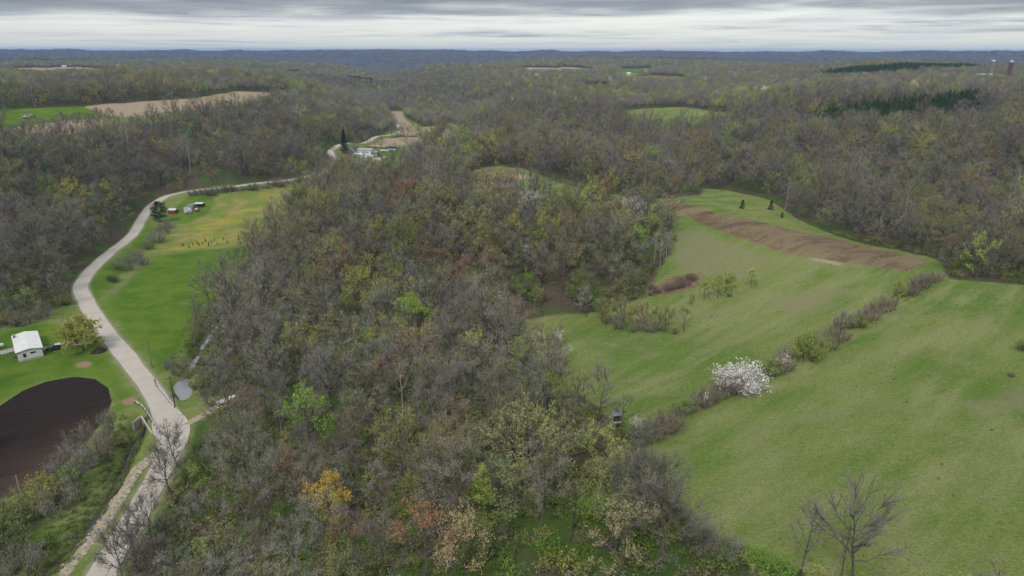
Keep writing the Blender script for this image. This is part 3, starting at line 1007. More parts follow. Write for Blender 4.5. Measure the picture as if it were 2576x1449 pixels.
PINE = [conifer(500 + i, h=[15, 13][i], wdt=[6, 5.5][i], tiers=13, per=6, base=.22, blade=.95, dens=14).build('pine_tree') for i in range(2)]
FARB = [far_tree(600 + i, [12, 13, 11, 12.5][i], [8.5, 9.5, 8, 9][i], 420, .13).build('far_tree') for i in range(4)]
FARL = [far_tree(620 + i, [11.5, 12.5][i], [8.5, 9][i], 420, .20, True).build('far_leafing_tree') for i in range(2)]
FARP = [far_tree(640, 13, 5.0, 420, .26, True).build('far_pine')]
PLANT = [conifer(650 + i, h=10.5, wdt=4.2, tiers=10, per=6, base=.15, blade=.9, dens=7).build('plantation_pine') for i in range(2)]
CLUMP = [clump(660 + i, 22, 26).build('canopy_clump') for i in range(3)]
UNDER = [shrub(680 + i, h=1.6, wdt=2.6, stems=7, tw=6, leaf=[160, 320][i], leafsize=.24).build('undergrowth_bush') for i in range(2)]


def proto_collection(name, protos):
    c = bpy.data.collections.new(name)
    for i, p in enumerate(protos):
        o = bpy.data.objects.new('%s_%03d' % (name, i), p['all'])
        c.objects.link(o)
    return c


def scatter(name, coll, P, idx, rot, scl, tints, label, cat):
    """one object that carries a whole wood as instances"""
    me = bpy.data.meshes.new(name)
    me.vertices.add(len(P)); me.vertices.foreach_set('co', np.asarray(P, np.float32).ravel())
    a = me.attributes.new('idx', 'INT', 'POINT'); a.data.foreach_set('value', np.asarray(idx, np.int32))
    a = me.attributes.new('rot', 'FLOAT_VECTOR', 'POINT'); a.data.foreach_set('vector', np.asarray(rot, np.float32).ravel())
    a = me.attributes.new('scl', 'FLOAT_VECTOR', 'POINT'); a.data.foreach_set('vector', np.asarray(scl, np.float32).ravel())
    a = me.attributes.new('tint', 'FLOAT_COLOR', 'POINT'); a.data.foreach_set('color', np.column_stack([tints, np.ones(len(P))]).astype(np.float32).ravel())
    o = link(name, me)
    ng = bpy.data.node_groups.new(name, 'GeometryNodeTree')
    ng.interface.new_socket('Geometry', in_out='INPUT', socket_type='NodeSocketGeometry')
    ng.interface.new_socket('Geometry', in_out='OUTPUT', socket_type='NodeSocketGeometry')
    N = ng.nodes; Lk = ng.links
    gi = N.new('NodeGroupInput'); go = N.new('NodeGroupOutput')
    ci = N.new('GeometryNodeCollectionInfo'); ci.inputs[0].default_value = coll
    ci.inputs['Separate Children'].default_value = True; ci.inputs['Reset Children'].default_value = True
    ip = N.new('GeometryNodeInstanceOnPoints'); ip.inputs['Pick Instance'].default_value = True

    def na(nm, ty):
        k = N.new('GeometryNodeInputNamedAttribute'); k.data_type = ty; k.inputs[0].default_value = nm
        return k.outputs[0]
    e2r = N.new('FunctionNodeEulerToRotation')
    Lk.new(na('rot', 'FLOAT_VECTOR'), e2r.inputs[0])
    Lk.new(gi.outputs[0], ip.inputs['Points']); Lk.new(ci.outputs[0], ip.inputs['Instance'])
    Lk.new(na('idx', 'INT'), ip.inputs['Instance Index']); Lk.new(e2r.outputs[0], ip.inputs['Rotation'])
    Lk.new(na('scl', 'FLOAT_VECTOR'), ip.inputs['Scale']); Lk.new(ip.outputs[0], go.inputs[0])
    md = o.modifiers.new('scatter', 'NODES'); md.node_group = ng
    return tag(o, label, cat, kind='stuff')


# ------------------------------------------------------------------ woods
TINTS = np.array([
    (.280, .260, .208),   # 0 grey twigs
    (.275, .235, .200),   # 1 mauve-brown
    (.330, .210, .110),   # 2 russet buds
    (.285, .285, .105),   # 3 olive
    (.400, .420, .105),   # 4 yellow-green
    (.600, .400, .070),   # 5 gold
    (.270, .430, .050),   # 6 fresh green
    (.700, .670, .620),   # 7 pale blossom
    (.030, .060, .028),   # 8 conifer
    (.42, .34, .17),      # 9 tan buds
])


def jitter_grid(r0, r1, a0, a1, sp, seed):
    g = np.random.default_rng(seed)
    xm = r1 * math.sin(a1)
    xs = np.arange(-xm, xm, sp); ys = np.arange(r0 * math.cos(a1) - sp, r1, sp)
    x, y = np.meshgrid(xs, ys)
    x = x.ravel() + g.uniform(-.48, .48, x.size) * sp; y = y.ravel() + g.uniform(-.48, .48, y.size) * sp
    r = np.hypot(x, y); a = np.arctan2(x, y)
    k = (r >= r0) & (r < r1) & (a > a0) & (a < a1)
    return x[k], y[k]


def clearing(sx, sy, dist, r):
    d = ray(sx / 1.1925, sy / 1.1925)
    k = (dist - r * .6) / math.hypot(d[0], d[1])
    return d[0] * k, d[1] * k, r


_b = ground(582, 1022)
CLEARINGS = [(_b[0], _b[1], 7.0), (_b[0] + 2, _b[1] - 8, 6.0), clearing(2975, 205, 1330, 42), clearing(2990, 205, 1260, 30), clearing(3035, 200, 1330, 30)] + [clearing(a, b, c, 30) for a, b, c in ((62, 171, 2400), (188, 175, 2300), (188, 204, 1300), (435, 179, 2100), (1542, 190, 2000), (1768, 199, 1700), (1888, 201, 1650), (2149, 200, 1600), (1948, 245, 1000))]


def wooded(x, y, gap=0.0):
    s = area(OPEN, 30.0, x, y) + fbm(x / 9, y / 9, 21) * 5
    ok = (s < -gap)
    m = np.hypot(x, y) < 1200
    d = np.full(x.shape, 99.0)
    d[m] = linedist(ROADS[::2], x[m], y[m])
    ok &= d > 5.0
    ok &= area(PINES, 30, x, y) < 1
    for cx_, cy_, cr_ in CLEARINGS:
        ok &= np.hypot(x - cx_, y - cy_) > cr_
    d[m] = linedist(DRIVE, x[m], y[m]); ok &= d > 4.0
    d[m] = np.minimum(linedist(CREEK_S, x[m], y[m]), linedist(CREEK_N, x[m], y[m])); ok &= d > 3.5
    return ok


def belt(*q):
    return np.array([((px - 1288) * yy / 1757.0, yy) for px, yy in q])


PINES = [belt((2010, 585), (2130, 632), (2300, 640), (2440, 672), (2490, 650), (2440, 600), (2300, 570), (2150, 567)), belt((2030, 1290), (2130, 1340), (2250, 1360), (2400, 1370), (2450, 1320), (2400, 1260), (2250, 1230), (2100, 1235)), belt((880, 1600), (950, 1620), (945, 1560), (885, 1550)), belt((735, 1560), (770, 1570), (765, 1530), (735, 1520))]



def species(x, y, seed):
    """0 bare, 1 leafing, 2 pine ; tint"""
    g = np.random.default_rng(seed)
    n = len(x)
    u = g.uniform(size=n)
    reg = 1.3 * fbm(x / 70, y / 70, 41) + 0.7 * fbm(x / 22, y / 22, 43)
    r = np.hypot(x, y)
    hillside_left = (x < -0.35 * y)
    grn = np.clip(0.32 + reg * 0.9, 0.02, 0.7) * np.where(hillside_left & (r < 700), 0.35, 1.0)
    kind = (u < grn * 0.72).astype(int)
    v = g.uniform(size=n)
    ti = np.where(v < .58, 0, np.where(v < .76, 1, np.where(v < .80, 2, 3)))
    lt = np.where(v < .52, 3, np.where(v < .82, 4, np.where(v < .89, 9, np.where(v < .93, 2, np.where(v < .938, 5, np.where(v < .988, 6, 7))))))
    ti = np.where(kind == 1, lt, ti)
    tint = TINTS[ti] * g.uniform(.76, 1.2, (n, 1)) * (1 + g.normal(size=(n, 3)) * .05)
    return kind, tint, ti


def pxy(x, y, z):
    """where a point falls in the frame, in survey pixels, and its distance"""
    d = np.stack([x, y, z - CAM_Z], -1)
    f = d[..., 1] * CP - d[..., 2] * SP
    v = -(d[..., 2] * CP + d[..., 1] * SP)
    return 1288 + F * d[..., 0] / f, 724.5 + F * v / f, f


LOWWOOD = poly('860 395;1060 375;1130 385;1120 420;1040 460;960 480;880 470;850 430')
FRONT = belt((2000, 500), (2500, 520), (2510, 620), (2300, 572), (2150, 567), (2000, 595))      # young growth below the plantation
# near woods
x, y = jitter_grid(48, 760, -0.86, 0.86, 6.6, 61)
ok = wooded(x, y) & ((np.abs(np.arctan2(x, y)) < 0.74) | (np.hypot(x, y) < 200)) & (np.hypot(x, y - 0) > 62)
x, y = x[ok], y[ok]
z = H(x, y)
kind, tint, ti = species(x, y, 62)
g = np.random.default_rng(63)
edge = area(OPEN, 30.0, x, y)
size = np.clip(np.exp(g.normal(.14, .26, len(x))), .6, 1.75) * np.clip(1.08 + edge / 45, .72, 1.0) ** 0 * np.where(edge > -10, .72, 1.0) * np.clip(np.hypot(x, y) / 165, .64, 1.0) * np.where((sdf(LOWWOOD, x, y) > 0) | (sdf(FRONT, x, y) > 0), .55, 1.0)
u = g.uniform(size=len(x))
NEAR_PROTOS = BARE + SLIM + PALE + LEAFY + PINE
pid = np.where(kind == 2, 12 + g.integers(0, 2, len(x)), np.where(kind == 1, 9 + g.integers(0, 3, len(x)), np.where(u < .80, g.integers(0, 6, len(x)), np.where(u < .985, 6 + g.integers(0, 2, len(x)), 8))))
rot = g.uniform(0, 2 * pi, len(x))
sz = np.column_stack([size * g.uniform(.9, 1.15, len(x)), size * g.uniform(.9, 1.15, len(x)), size * g.uniform(.9, 1.1, len(x))])
qx, qy, qd = pxy(x, y, z + 11 * size)
bx_, by_, bd_ = pxy(x, y, z + 4)
inframe = (qx > -40) & (qx < 2616) & (qy < 1440) & (qd > 5)
show = np.where(inframe, size / np.maximum(qd, 1), 0)

ZONES = [('in the woods between road and pasture', poly('330 1600;330 1449;450 1200;490 1060;620 960;800 900;1000 850;1290 820;1350 900;1560 1060;1720 1300;1900 1420;2100 1600')),
         ('on the wooded hill behind the draw', poly('640 640;800 470;1000 400;1200 400;1300 490;1680 560;1690 640;1640 740;1290 800;1000 830;700 860')),
         ('on the wooded hillside above the white house', poly('-80 830;170 770;215 655;330 548;430 480;800 430;820 380;700 330;300 340;-80 340'))]
zone = np.full(len(x), len(ZONES))
for k, (nm, P) in reversed(list(enumerate(ZONES))):
    zone[sdf(P, x, y) > 0] = k
ZN = [q[0] for q in ZONES] + ['in woods beyond the fields']
TN = ['bare grey', 'bare mauve-brown', 'russet-budded', 'olive-budded', 'yellow-green leafing', 'golden flowering', 'fresh green leafing', 'pale blossoming', 'dark green', 'tan-budded']

order = np.argsort(-show)
single = np.zeros(len(x), bool)
cnt = {0: 0, 1: 0}
for i in order:
    if show[i] <= 0: break
    k = int(kind[i])
    if k in cnt and cnt[k] < (240, 110)[k]:
        single[i] = True; cnt[k] += 1


def plant(name, proto, loc, rz, scale, tint, label, cat, group=None):
    e = empty(name, loc, rz)
    e.scale = scale if hasattr(scale, '__len__') else (scale,) * 3
    for part in ('trunk', 'crown'):
        if part in proto:
            o = link(part, proto[part], e)
            o['tint'] = [float(q) for q in tint]
    return tag(e, label, cat, group)


LANDMARKS = [('near the white boat', ground(575, 1010)), ('beside the broad spreading oak', ground(1332, 1215)), ('near the golden flowering tree', ground(838, 1330)), ('near the hunting blind', ground(1550, 1078)),
             ('beside the road junction', ground(460, 1120)), ('overlooking the lower road', ground(400, 1290)), ('near the slim light green tree', ground(1218, 1300)), ('near the bright vase-shaped tree', ground(1378, 1035)),
             ('near the tall forked tree', ground(1655, 1345)), ('above the creek pool', ground(500, 960)), ('at the bottom of the draw', ground(900, 800)), ('at the corner of the draw pasture', ground(1290, 840)),
             ('at the foot of the near slope', ground(640, 1300)), ('low on the near slope', ground(620, 1430)), ('halfway up the near slope', ground(980, 1430)), ('near the top of the near slope', ground(1380, 1440))]
for i in np.nonzero(single)[0]:
    k = int(kind[i])
    slim = 6 <= pid[i] <= 8
    nm = 'bare_tree' if k == 0 else 'leafing_tree'
    big = 'tall ' if size[i] > 1.25 else ('small ' if size[i] < .78 else '')
    dl = [math.hypot(x[i] - q[1][0], y[i] - q[1][1]) for q in LANDMARKS]
    jl = int(np.argmin(dl))
    where = LANDMARKS[jl][0] if dl[jl] < 26 else ZN[zone[i]]
    lb = '%s%s %stree %s' % (big, TN[ti[i]], 'slender ' if slim else ('' if k == 0 else 'spreading '), where)
    plant(nm, NEAR_PROTOS[pid[i]], (x[i], y[i], z[i]), rot[i], tuple(sz[i]), tint[i], lb, 'tree', '%s trees %s' % ('bare' if k == 0 else 'leafing', where))

rest = ~single
C_NEAR = proto_collection('near_tree', NEAR_PROTOS)
scatter('woodland', C_NEAR, np.column_stack([x, y, z])[rest], pid[rest], np.column_stack([np.zeros(rest.sum()), np.zeros(rest.sum()), rot[rest]]), sz[rest], tint[rest],
        'grey-brown spring woods covering the valley sides', 'woodland')

# woods further off
x, y = jitter_grid(760, 2700, -0.74, 0.74, 7.2, 71)
ok = wooded(x, y)
x, y = x[ok], y[ok]; z = H(x, y)
kind, tint, ti = species(x, y, 72)
g = np.random.default_rng(73)
pid = np.where(kind == 2, 6, np.where(kind == 1, 4 + g.integers(0, 2, len(x)), g.integers(0, 4, len(x))))
s = g.uniform(.7, 1.15, (len(x), 1)) * g.uniform(.92, 1.1, (len(x), 3))
C_FAR = proto_collection('far_tree', FARB + FARL + FARP)
scatter('distant_woodland', C_FAR, np.column_stack([x, y, z]), pid, np.column_stack([np.zeros(len(x)), np.zeros(len(x)), g.uniform(0, 6.28, len(x))]), s, tint, 'patchy woods over the far ridges', 'woodland')

# dense conifer plantations
xs_, ys_ = jitter_grid(500, 1700, -0.74, 0.74, 3.7, 75)
ok = area(PINES, 30, xs_, ys_) + fbm(xs_ / 9, ys_ / 9, 3) * 8 > 0
xs_, ys_ = xs_[ok], ys_[ok]
g = np.random.default_rng(76)
scatter('pine_plantation', proto_collection('plantation_pine', PLANT), np.column_stack([xs_, ys_, H(xs_, ys_)]), g.integers(0, 2, len(xs_)), np.column_stack([np.zeros(len(xs_)), np.zeros(len(xs_)), g.uniform(0, 6.28, len(xs_))]),
        np.tile(g.uniform(.75, 1.2, (len(xs_), 1)), (1, 3)), np.array([.048, .078, .030]) * g.uniform(.7, 1.9, (len(xs_), 1)), 'dark evergreen plantation band in the grey woods', 'plantation')

# canopy kilometres away, up to the blue bluff
x, y = jitter_grid(2650, 6400, -0.72, 0.72, 27, 81)
ok = (area(OPEN, 30.0, x, y) < -4)
x, y = x[ok], y[ok]; z = H(x, y)
kind, tint, ti = species(x, y, 82)
g = np.random.default_rng(83)
C_CL = proto_collection('canopy_clump', CLUMP)
scatter('bluff_woodland', C_CL, np.column_stack([x, y, z]), g.integers(0, 3, len(x)), np.column_stack([np.zeros(len(x)), np.zeros(len(x)), g.uniform(0, 6.28, len(x))]),
        np.tile(g.uniform(.8, 1.3, (len(x), 1)), (1, 3)), tint * .55, 'dark woods on the far river bluff', 'woodland')

# undergrowth
x, y = jitter_grid(50, 330, -0.80, 0.80, 2.7, 91)
ok = wooded(x, y, 0.5)
g = np.random.default_rng(92)
ok &= (fbm(x / 16, y / 16, 51) + .25 * fbm(x / 5, y / 5, 53) > -.16)
x, y = x[ok], y[ok]; z = H(x, y)
v = g.uniform(size=len(x))
tc = np.where(v[:, None] < .45, TINTS[6] * .55, np.where(v[:, None] < .7, TINTS[3] * .8, np.where(v[:, None] < .85, TINTS[0] * .9, TINTS[4] * .8))) * g.uniform(.6, 1.05, (len(x), 1))
C_UN = proto_collection('undergrowth_bush', UNDER)
scatter('undergrowth', C_UN, np.column_stack([x, y, z]), g.integers(0, 2, len(x)), np.column_stack([np.zeros(len(x)), np.zeros(len(x)), g.uniform(0, 6.28, len(x))]),
        np.tile(g.uniform(.6, 1.7, (len(x), 1)), (1, 3)), tc, 'green undergrowth on the woodland floor', 'undergrowth')


# ------------------------------------------------------------------ single trees and shrubs
def G(px, py):
    gx, gy = ground(px, py)
    return gx, gy, hz(gx, gy)


WILLOW = broadleaf(701, h=11.5, wdt=13, cb=.16, limbs=15, subs=9, ss=7, tw=4, leaf=17000, leafsize=.42, up=-.25, trunk_r=.36, fork=.5).build('willow_tree')
BIGOAK = broadleaf(702, h=13.5, wdt=16, cb=.26, limbs=15, subs=9, ss=7, tw=5, leaf=9000, leafsize=.26, trunk_r=.46, fork=.42).build('spreading_oak')
VASE = broadleaf(703, h=9, wdt=5.5, cb=.18, limbs=13, subs=6, ss=6, tw=5, leaf=2600, leafsize=.20, fork=.5, up=.7, trunk_r=.16).build('vase_tree')
VASEB = broadleaf(704, h=6, wdt=5.0, cb=.10, limbs=16, subs=6, ss=5, tw=5, leaf=500, leafsize=.14, fork=.35, up=.7, trunk_r=.14).build('vase_shrub')
FORK = broadleaf(705, h=14, wdt=8.5, cb=.34, limbs=15, subs=8, ss=6, tw=5, twig_len=1.25, fork=.62, trunk_r=.20, leaf=900, leafsize=.15, twig_w=.034, up=.5).build('forked_tree')
FORK2 = broadleaf(706, h=13.5, wdt=10, cb=.28, limbs=14, subs=8, ss=6, tw=5, twig_len=1.25, fork=.5, trunk_r=.20, lean=.08, twig_w=.034, up=.5, leaf=500, leafsize=.14).build('leaning_tree')
SPIRE = broadleaf(707, h=9, wdt=3.0, cb=.12, limbs=16, subs=5, ss=4, tw=4, leaf=3000, leafsize=.18, fork=.82, trunk_r=.12).build('slim_green_tree')
GOLD = broadleaf(708, h=11, wdt=9, cb=.38, limbs=11, subs=7, ss=6, tw=4, leaf=5500, leafsize=.26, trunk_r=.26).build('gold_tree')
YOUNG = [broadleaf(710 + i, h=5.5, wdt=3.2, cb=.25, limbs=9, subs=5, ss=4, tw=4, leaf=1300, leafsize=.20, fork=.7, trunk_r=.09, twig_len=.6).build('young_tree') for i in range(2)]
PLUM = shrub(720, h=5.2, wdt=9.5, stems=44, tw=16, leaf=5200, leafsize=.26).build('plum_thicket')
PLUMS = shrub(721, h=2.2, wdt=2.6, stems=10, tw=10, leaf=420, leafsize=.20).build('small_plum')
DENSE = [shrub(722 + i, h=[3.4, 2.8][i], wdt=[6.5, 5][i], stems=30, tw=16, leaf=[2600, 1800][i], leafsize=.22).build('dense_bush') for i in range(2)]
BRUSH = [shrub(725 + i, h=[2.6, 3.4][i], wdt=[5.5, 6][i], stems=30, tw=16, leaf=[350, 600][i], leafsize=.16).build('brush') for i in range(2)]
SPRUCE = conifer(730, h=22, wdt=9, tiers=24, per=8, base=.05, blade=.95, dens=26).build('spruce_tree')
WPINE = conifer(731, h=12, wdt=9.5, tiers=13, per=10, base=.18, blade=.8, dens=30, round_top=True).build('white_pine')
CEDAR = conifer(732, h=3.2, wdt=2.4, tiers=8, per=6, base=.06, blade=.4, dens=16).build('small_cedar')
SAPL = conifer(733, h=1.9, wdt=1.1, tiers=6, per=5, base=.05, blade=.3, dens=10).build('conifer_sapling')
ASPEN = broadleaf(734, h=12.5, wdt=3.8, cb=.45, limbs=10, subs=5, ss=5, tw=5, fork=.82, trunk_r=.13, pale=True, twig_len=.8).build('aspen_tree')

gp = np.random.default_rng(900)


def put(name, proto, px, py, s, tint, label, cat, group=None, rz=None):
    gx, gy, gz = G(px, py)
    sc3 = s if hasattr(s, '__len__') else (s, s, s)
    return plant(name, proto, (gx, gy, gz), gp.uniform(0, 6.28) if rz is None else rz, sc3, tint, label, cat, group)


C_OLIVE, C_YG, C_GOLD, C_GREEN, C_GREY, C_BRN, C_RUS, C_WHITE, C_CON, C_TAN = TINTS[3], TINTS[4], TINTS[5], TINTS[6], TINTS[0], TINTS[1], TINTS[2], np.array([.80, .76, .72]), TINTS[8], TINTS[9]
put('willow_tree', WILLOW, 212, 884, .88, (.40, .40, .105), 'large yellow-green willow overhanging the road by the white house', 'tree')
put('spreading_oak', BIGOAK, 1332, 1215, .92, (.36, .37, .16), 'broad spreading oak with pale olive new leaves, thick dark boughs', 'tree')
put('spreading_oak', BIGOAK, 1150, 1190, .72, (.30, .30, .12), 'mid-sized olive oak beside the broad spreading oak', 'tree')
put('vase_tree', VASE, 1378, 1035, 1.0, (.36, .44, .05), 'bright yellow-green vase-shaped tree at the lower edge of the draw pasture', 'tree')
put('gold_tree', GOLD, 838, 1330, .85, (.62, .41, .06), 'golden flowering tree deep in the woods above the road', 'tree')
put('gold_tree', GOLD, 1090, 985, .8, (.46, .46, .08), 'yellow-flowering tree among brown crowns on the foreground slope', 'tree')
put('gold_tree', GOLD, 960, 990, .8, (.40, .24, .09), 'orange-brown budding tree on the foreground slope', 'tree')
put('gold_tree', GOLD, 860, 725, .78, (.46, .33, .13), 'tan-gold round-crowned tree beside the yellow-green one on the hill foot', 'tree')
put('gold_tree', GOLD, 812, 750, .75, (.36, .36, .08), 'yellow-green round-crowned tree on the hill foot beside a tan-gold one', 'tree')
put('gold_tree', GOLD, 940, 815, .8, (.36, .42, .07), 'bright yellow-green tree above the brown canopy of the draw', 'tree')
put('gold_tree', GOLD, 735, 880, .7, (.34, .40, .09), 'yellow-green tree at the valley edge of the foreground woods', 'tree')
put('gold_tree', GOLD, 768, 615, .75, (.36, .29, .15), 'tan-budded tree on the left shoulder of the wooded hill', 'tree')
put('slim_green_tree', SPIRE, 1218, 1300, .9, (.36, .46, .07), 'slim pointed light green tree in the foreground woods', 'tree')
put('forked_tree', FORK, 1655, 1345, .85, (.16, .14, .12), 'tall bare forked tree at the pasture edge', 'tree')
put('forked_tree', FORK, 1594, 1335, .82, (.16, .14, .12), 'bare tree with two upright stems beside the forked one', 'tree')
put('leaning_tree', FORK2, 2150, 1460, .9, (.16, .14, .12), 'bare many-limbed tree standing alone in front of the big pasture', 'tree')
put('slim_tree', SLIM[0], 2118, 1455, .55, (.16, .14, .12), 'thin bare tree beside the many-limbed one', 'tree')
for k, (px, py, s, lb) in enumerate([(436, 1250, .80, 'bare tree leaning over the road below the junction'), (388, 1395, .78, 'bare tree with dark trunk between road and woods'), (352, 1440, .8, 'bare branching tree overhanging the lower road'), (318, 1470, .75, 'spreading bare tree at the roadside near the riprap'), (450, 1175, .7, 'small-leaved bare tree standing at the road junction'), (560, 1085, .75, 'bare tree beside the gravel track to the boat')]):
    put('roadside_tree', (FORK2, FORK)[k % 2], px, py, s * 1.15, (.16, .14, .12), lb, 'tree')
for k, (px, py) in enumerate([(1660, 668), (1648, 662), (1675, 655), (1684, 645)]):
    put('aspen_tree', ASPEN, px, py, (.75, .9, .85, .8)[k], (.42, .41, .37), 'pale-stemmed aspen at the wood edge by the dry pasture', 'tree', 'aspens at the wood edge')
for px, py, lb in [(1030, 735, 'white blossoming tree at the foot of the wooded hill'), (1238, 590, 'white blossoming tree high on the wooded hill'), (1328, 665, 'pinkish white blossoming tree on the hill above the draw'), (637, 758, 'white blossoming tree in the creekside thicket'), (1060, 755, 'pale blossoming tree beside a whiter one at the hill foot')]:
    put('blossom_tree', YOUNG[0], px, py, 1.25, (.62, .60, .56), lb, 'tree')
# hedgerow along the upland pasture
for px, py, pr, s, tn, lb in [
        (1665, 1092, BRUSH[0], 1.0, (.26, .19, .13), 'round brown brush at the lower end of the hedgerow'),
        (1622, 1112, BRUSH[1], .7, C_GREY, 'grey brush in the hedgerow next to the hunting blind'),
        (1716, 1040, DENSE[1], .62, (.20, .30, .05), 'green bush in the hedgerow below the white blossom'),
        (1772, 1018, BRUSH[0], .8, (.24, .19, .13), 'brown brush under the small blossoming plum'),
        (1830, 992, BRUSH[1], .85, (.20, .16, .11), 'dark brush under the big blossoming thicket'),
        (1930, 945, DENSE[1], .85, (.22, .29, .06), 'green bush right beside the big blossoming thicket'),
        (1968, 935, BRUSH[0], .8, (.22, .21, .11), 'olive brush beneath the small pink blossom'),
        (2032, 900, DENSE[0], 1.05, (.24, .30, .05), 'dome-shaped dark green hedgerow bush tinged with yellow'),
        (2085, 878, BRUSH[1], .7, (.24, .25, .12), 'olive brush beside the dome-shaped hedgerow bush'),
        (2112, 858, BRUSH[0], .75, (.34, .26, .15), 'tan brush at the foot of the bare vase-shaped shrub'),
        (2160, 822, DENSE[1], .75, (.22, .26, .08), 'green bush beyond the bare vase-shaped shrub'),
        (2185, 806, BRUSH[0], .9, (.27, .18, .13), 'red-brown brush near the yellow-green hedgerow tree'),
        (2222, 782, BRUSH[1], .9, (.30, .23, .13), 'tan-brown brush under the yellow-green hedgerow tree'),
        (2288, 742, BRUSH[0], .9, (.28, .19, .14), 'red-brown brush at the upper hedgerow'),
        (2320, 722, BRUSH[1], .9, (.27, .19, .14), 'brown brush near the upper end of the hedgerow'),
        (2352, 705, BRUSH[0], .8, (.30, .24, .15), 'tan brush at the very top of the hedgerow')]:
    put('hedgerow_bush', pr, px, py, (s * 2.0, s * 1.5, s * 1.65), tn, lb, 'bush', 'hedgerow bushes', MOW)
for k in range(20):
    f_ = (k + .5) / 20
    put('hedgerow_brush', BRUSH[k % 2], 1640 + 720 * f_ + gp.uniform(-6, 6), 1102 - 405 * f_ ** .93 + gp.uniform(-4, 4), (1.3, .9, .8), [(.24, .20, .13), (.23, .25, .09), (.26, .19, .14)][k % 3], 'low brush filling the gaps of the hedgerow', 'bush', 'low hedgerow brush', MOW)
put('plum_thicket', PLUM, 1862, 980, (1.55, 1.2, 1.15), C_WHITE, 'large white blossoming plum thicket in the hedgerow', 'bush', None, MOW)
put('small_plum', PLUMS, 1772, 1016, 1.2, C_WHITE, 'small white blossoming plum below the large thicket', 'bush')
put('small_plum', PLUMS, 1606, 1074, 1.3, (.68, .63, .55), 'sparse white blossoming bush beside the hunting blind', 'bush')
put('small_plum', PLUMS, 1968, 922, 1.6, (.76, .66, .62), 'small pinkish blossoming bush in the hedgerow', 'bush')
put('vase_shrub', VASEB, 2116, 838, 1.05, C_GREY, 'bare upright vase-shaped shrub in the hedgerow', 'bush')
put('hedgerow_tree', VASE, 2252, 778, 1.0, (.30, .35, .06), 'yellow-green rounded tree in the hedgerow', 'tree')
put('hedgerow_bush', DENSE[0], 2580, 880, .8, (.22, .27, .06), 'green bush alone at the far side of the big pasture', 'bush')
put('pasture_shrub', BRUSH[0], 2545, 945, .38, (.16, .16, .08), 'low dark shrub alone in the big pasture', 'bush')
for k, (px, py, s, pr, tn, lb) in enumerate([
        (1905, 1420, .8, DENSE[1], C_GREEN * .9, 'bright green bush at the near pasture edge'), (1952, 1450, .9, DENSE[0], (.20, .34, .04), 'dark green bush low in front of the pasture'),
        (2060, 1475, .8, DENSE[1], C_YG, 'yellow-green bush left of the many-limbed tree'), (2230, 1480, .6, BRUSH[0], C_RUS, 'small russet bush right of the many-limbed tree'),
        (2420, 1500, .9, DENSE[1], C_YG, 'yellow-green bush at the bottom of the big pasture'), (1500, 1290, .9, DENSE[0], (.20, .36, .035), 'vivid green bush under the pasture-edge trees'),
        (1830, 1400, .9, BRUSH[1], C_GREY, 'grey bare brush at the near pasture edge'), (1760, 1360, .9, BRUSH[0], (.25, .24, .17), 'tangled brush under the tall forked tree')]):
    put('edge_bush', pr, px, py, s, tn, lb, 'bush', 'bushes at the near pasture edge')
# thicket and young trees in the draw pasture
for k, (px, py, s) in enumerate([(1515, 800, .9), (1540, 812, 1.1), (1566, 818, 1.15), (1592, 824, 1.05), (1620, 826, 1.15), (1648, 826, 1.0), (1676, 828, .95)]):
    put('thicket_tree', (VASEB, YOUNG[1])[k % 2], px, py, s * 1.2, (C_YG * .85, (.40, .30, .12), C_OLIVE)[k % 3], ('yellow-green', 'tan-budded', 'olive')[k % 3] + ' young tree in the round thicket of the draw', 'tree', 'young trees of the draw thicket')
for k, (px, py, s) in enumerate([(1528, 812, .75), (1560, 826, .8), (1600, 832, .8), (1640, 832, .8), (1670, 832, .6)]):
    put('thicket_bush', BRUSH[k % 2], px, py, s * 1.3, (C_OLIVE * .8, C_BRN)[k % 2], ('olive', 'brown')[k % 2] + ' brush at the foot of the draw thicket', 'bush', 'brush of the draw thicket')
for px, py, s, tn, lb in [(1722, 832, 1.1, (.32, .25, .15), 'tan young tree standing right of the thicket'), (1772, 755, 1.0, C_YG * .8, 'first yellow-green young tree of the row beyond the red brush'), (1805, 748, 1.15, C_YG * .9, 'taller young tree of the row beyond the red brush'),
                          (1825, 738, 1.1, C_YG, 'bright young tree in the row beyond the red brush'), (1840, 735, .9, C_YG * .8, 'small young tree beside the bright one in the row'), (1890, 722, 1.0, C_YG, 'lone yellow-green sapling tree past the end of the row'),
                          (1357, 858, .9, (.34, .26, .14), 'tan multi-stem sapling at the woods side of the draw pasture'), (1383, 880, .75, C_RUS, 'small russet sapling in the draw pasture'), (1408, 862, .9, C_TAN, 'thin tan sapling in the draw pasture'),
                          (1322, 905, .9, C_GREY, 'thin bare sapling at the pasture corner'), (1475, 797, 1.5, C_GREY, 'tall bare tree at the head of the draw pasture'), (1300, 830, .8, C_GREY, 'bare sapling at the woods corner of the draw'), (1740, 768, .6, C_OLIVE, 'low olive sapling between thicket and row')]:
    put('young_tree', YOUNG[int(px) % 2], px, py, s * 1.15, tn, lb, 'tree', 'young trees in the draw pasture')
for px, py, s, lb in [(1700, 838, .55, 'low green bush under the tan young tree'), (1636, 742, .4, 'small green bush below the red brush patch'), (1835, 745, .4, 'dark bush at the foot of the bright young tree')]:
    put('pasture_bush', DENSE[1], px, py, s, (.17, .22, .06), lb, 'bush')
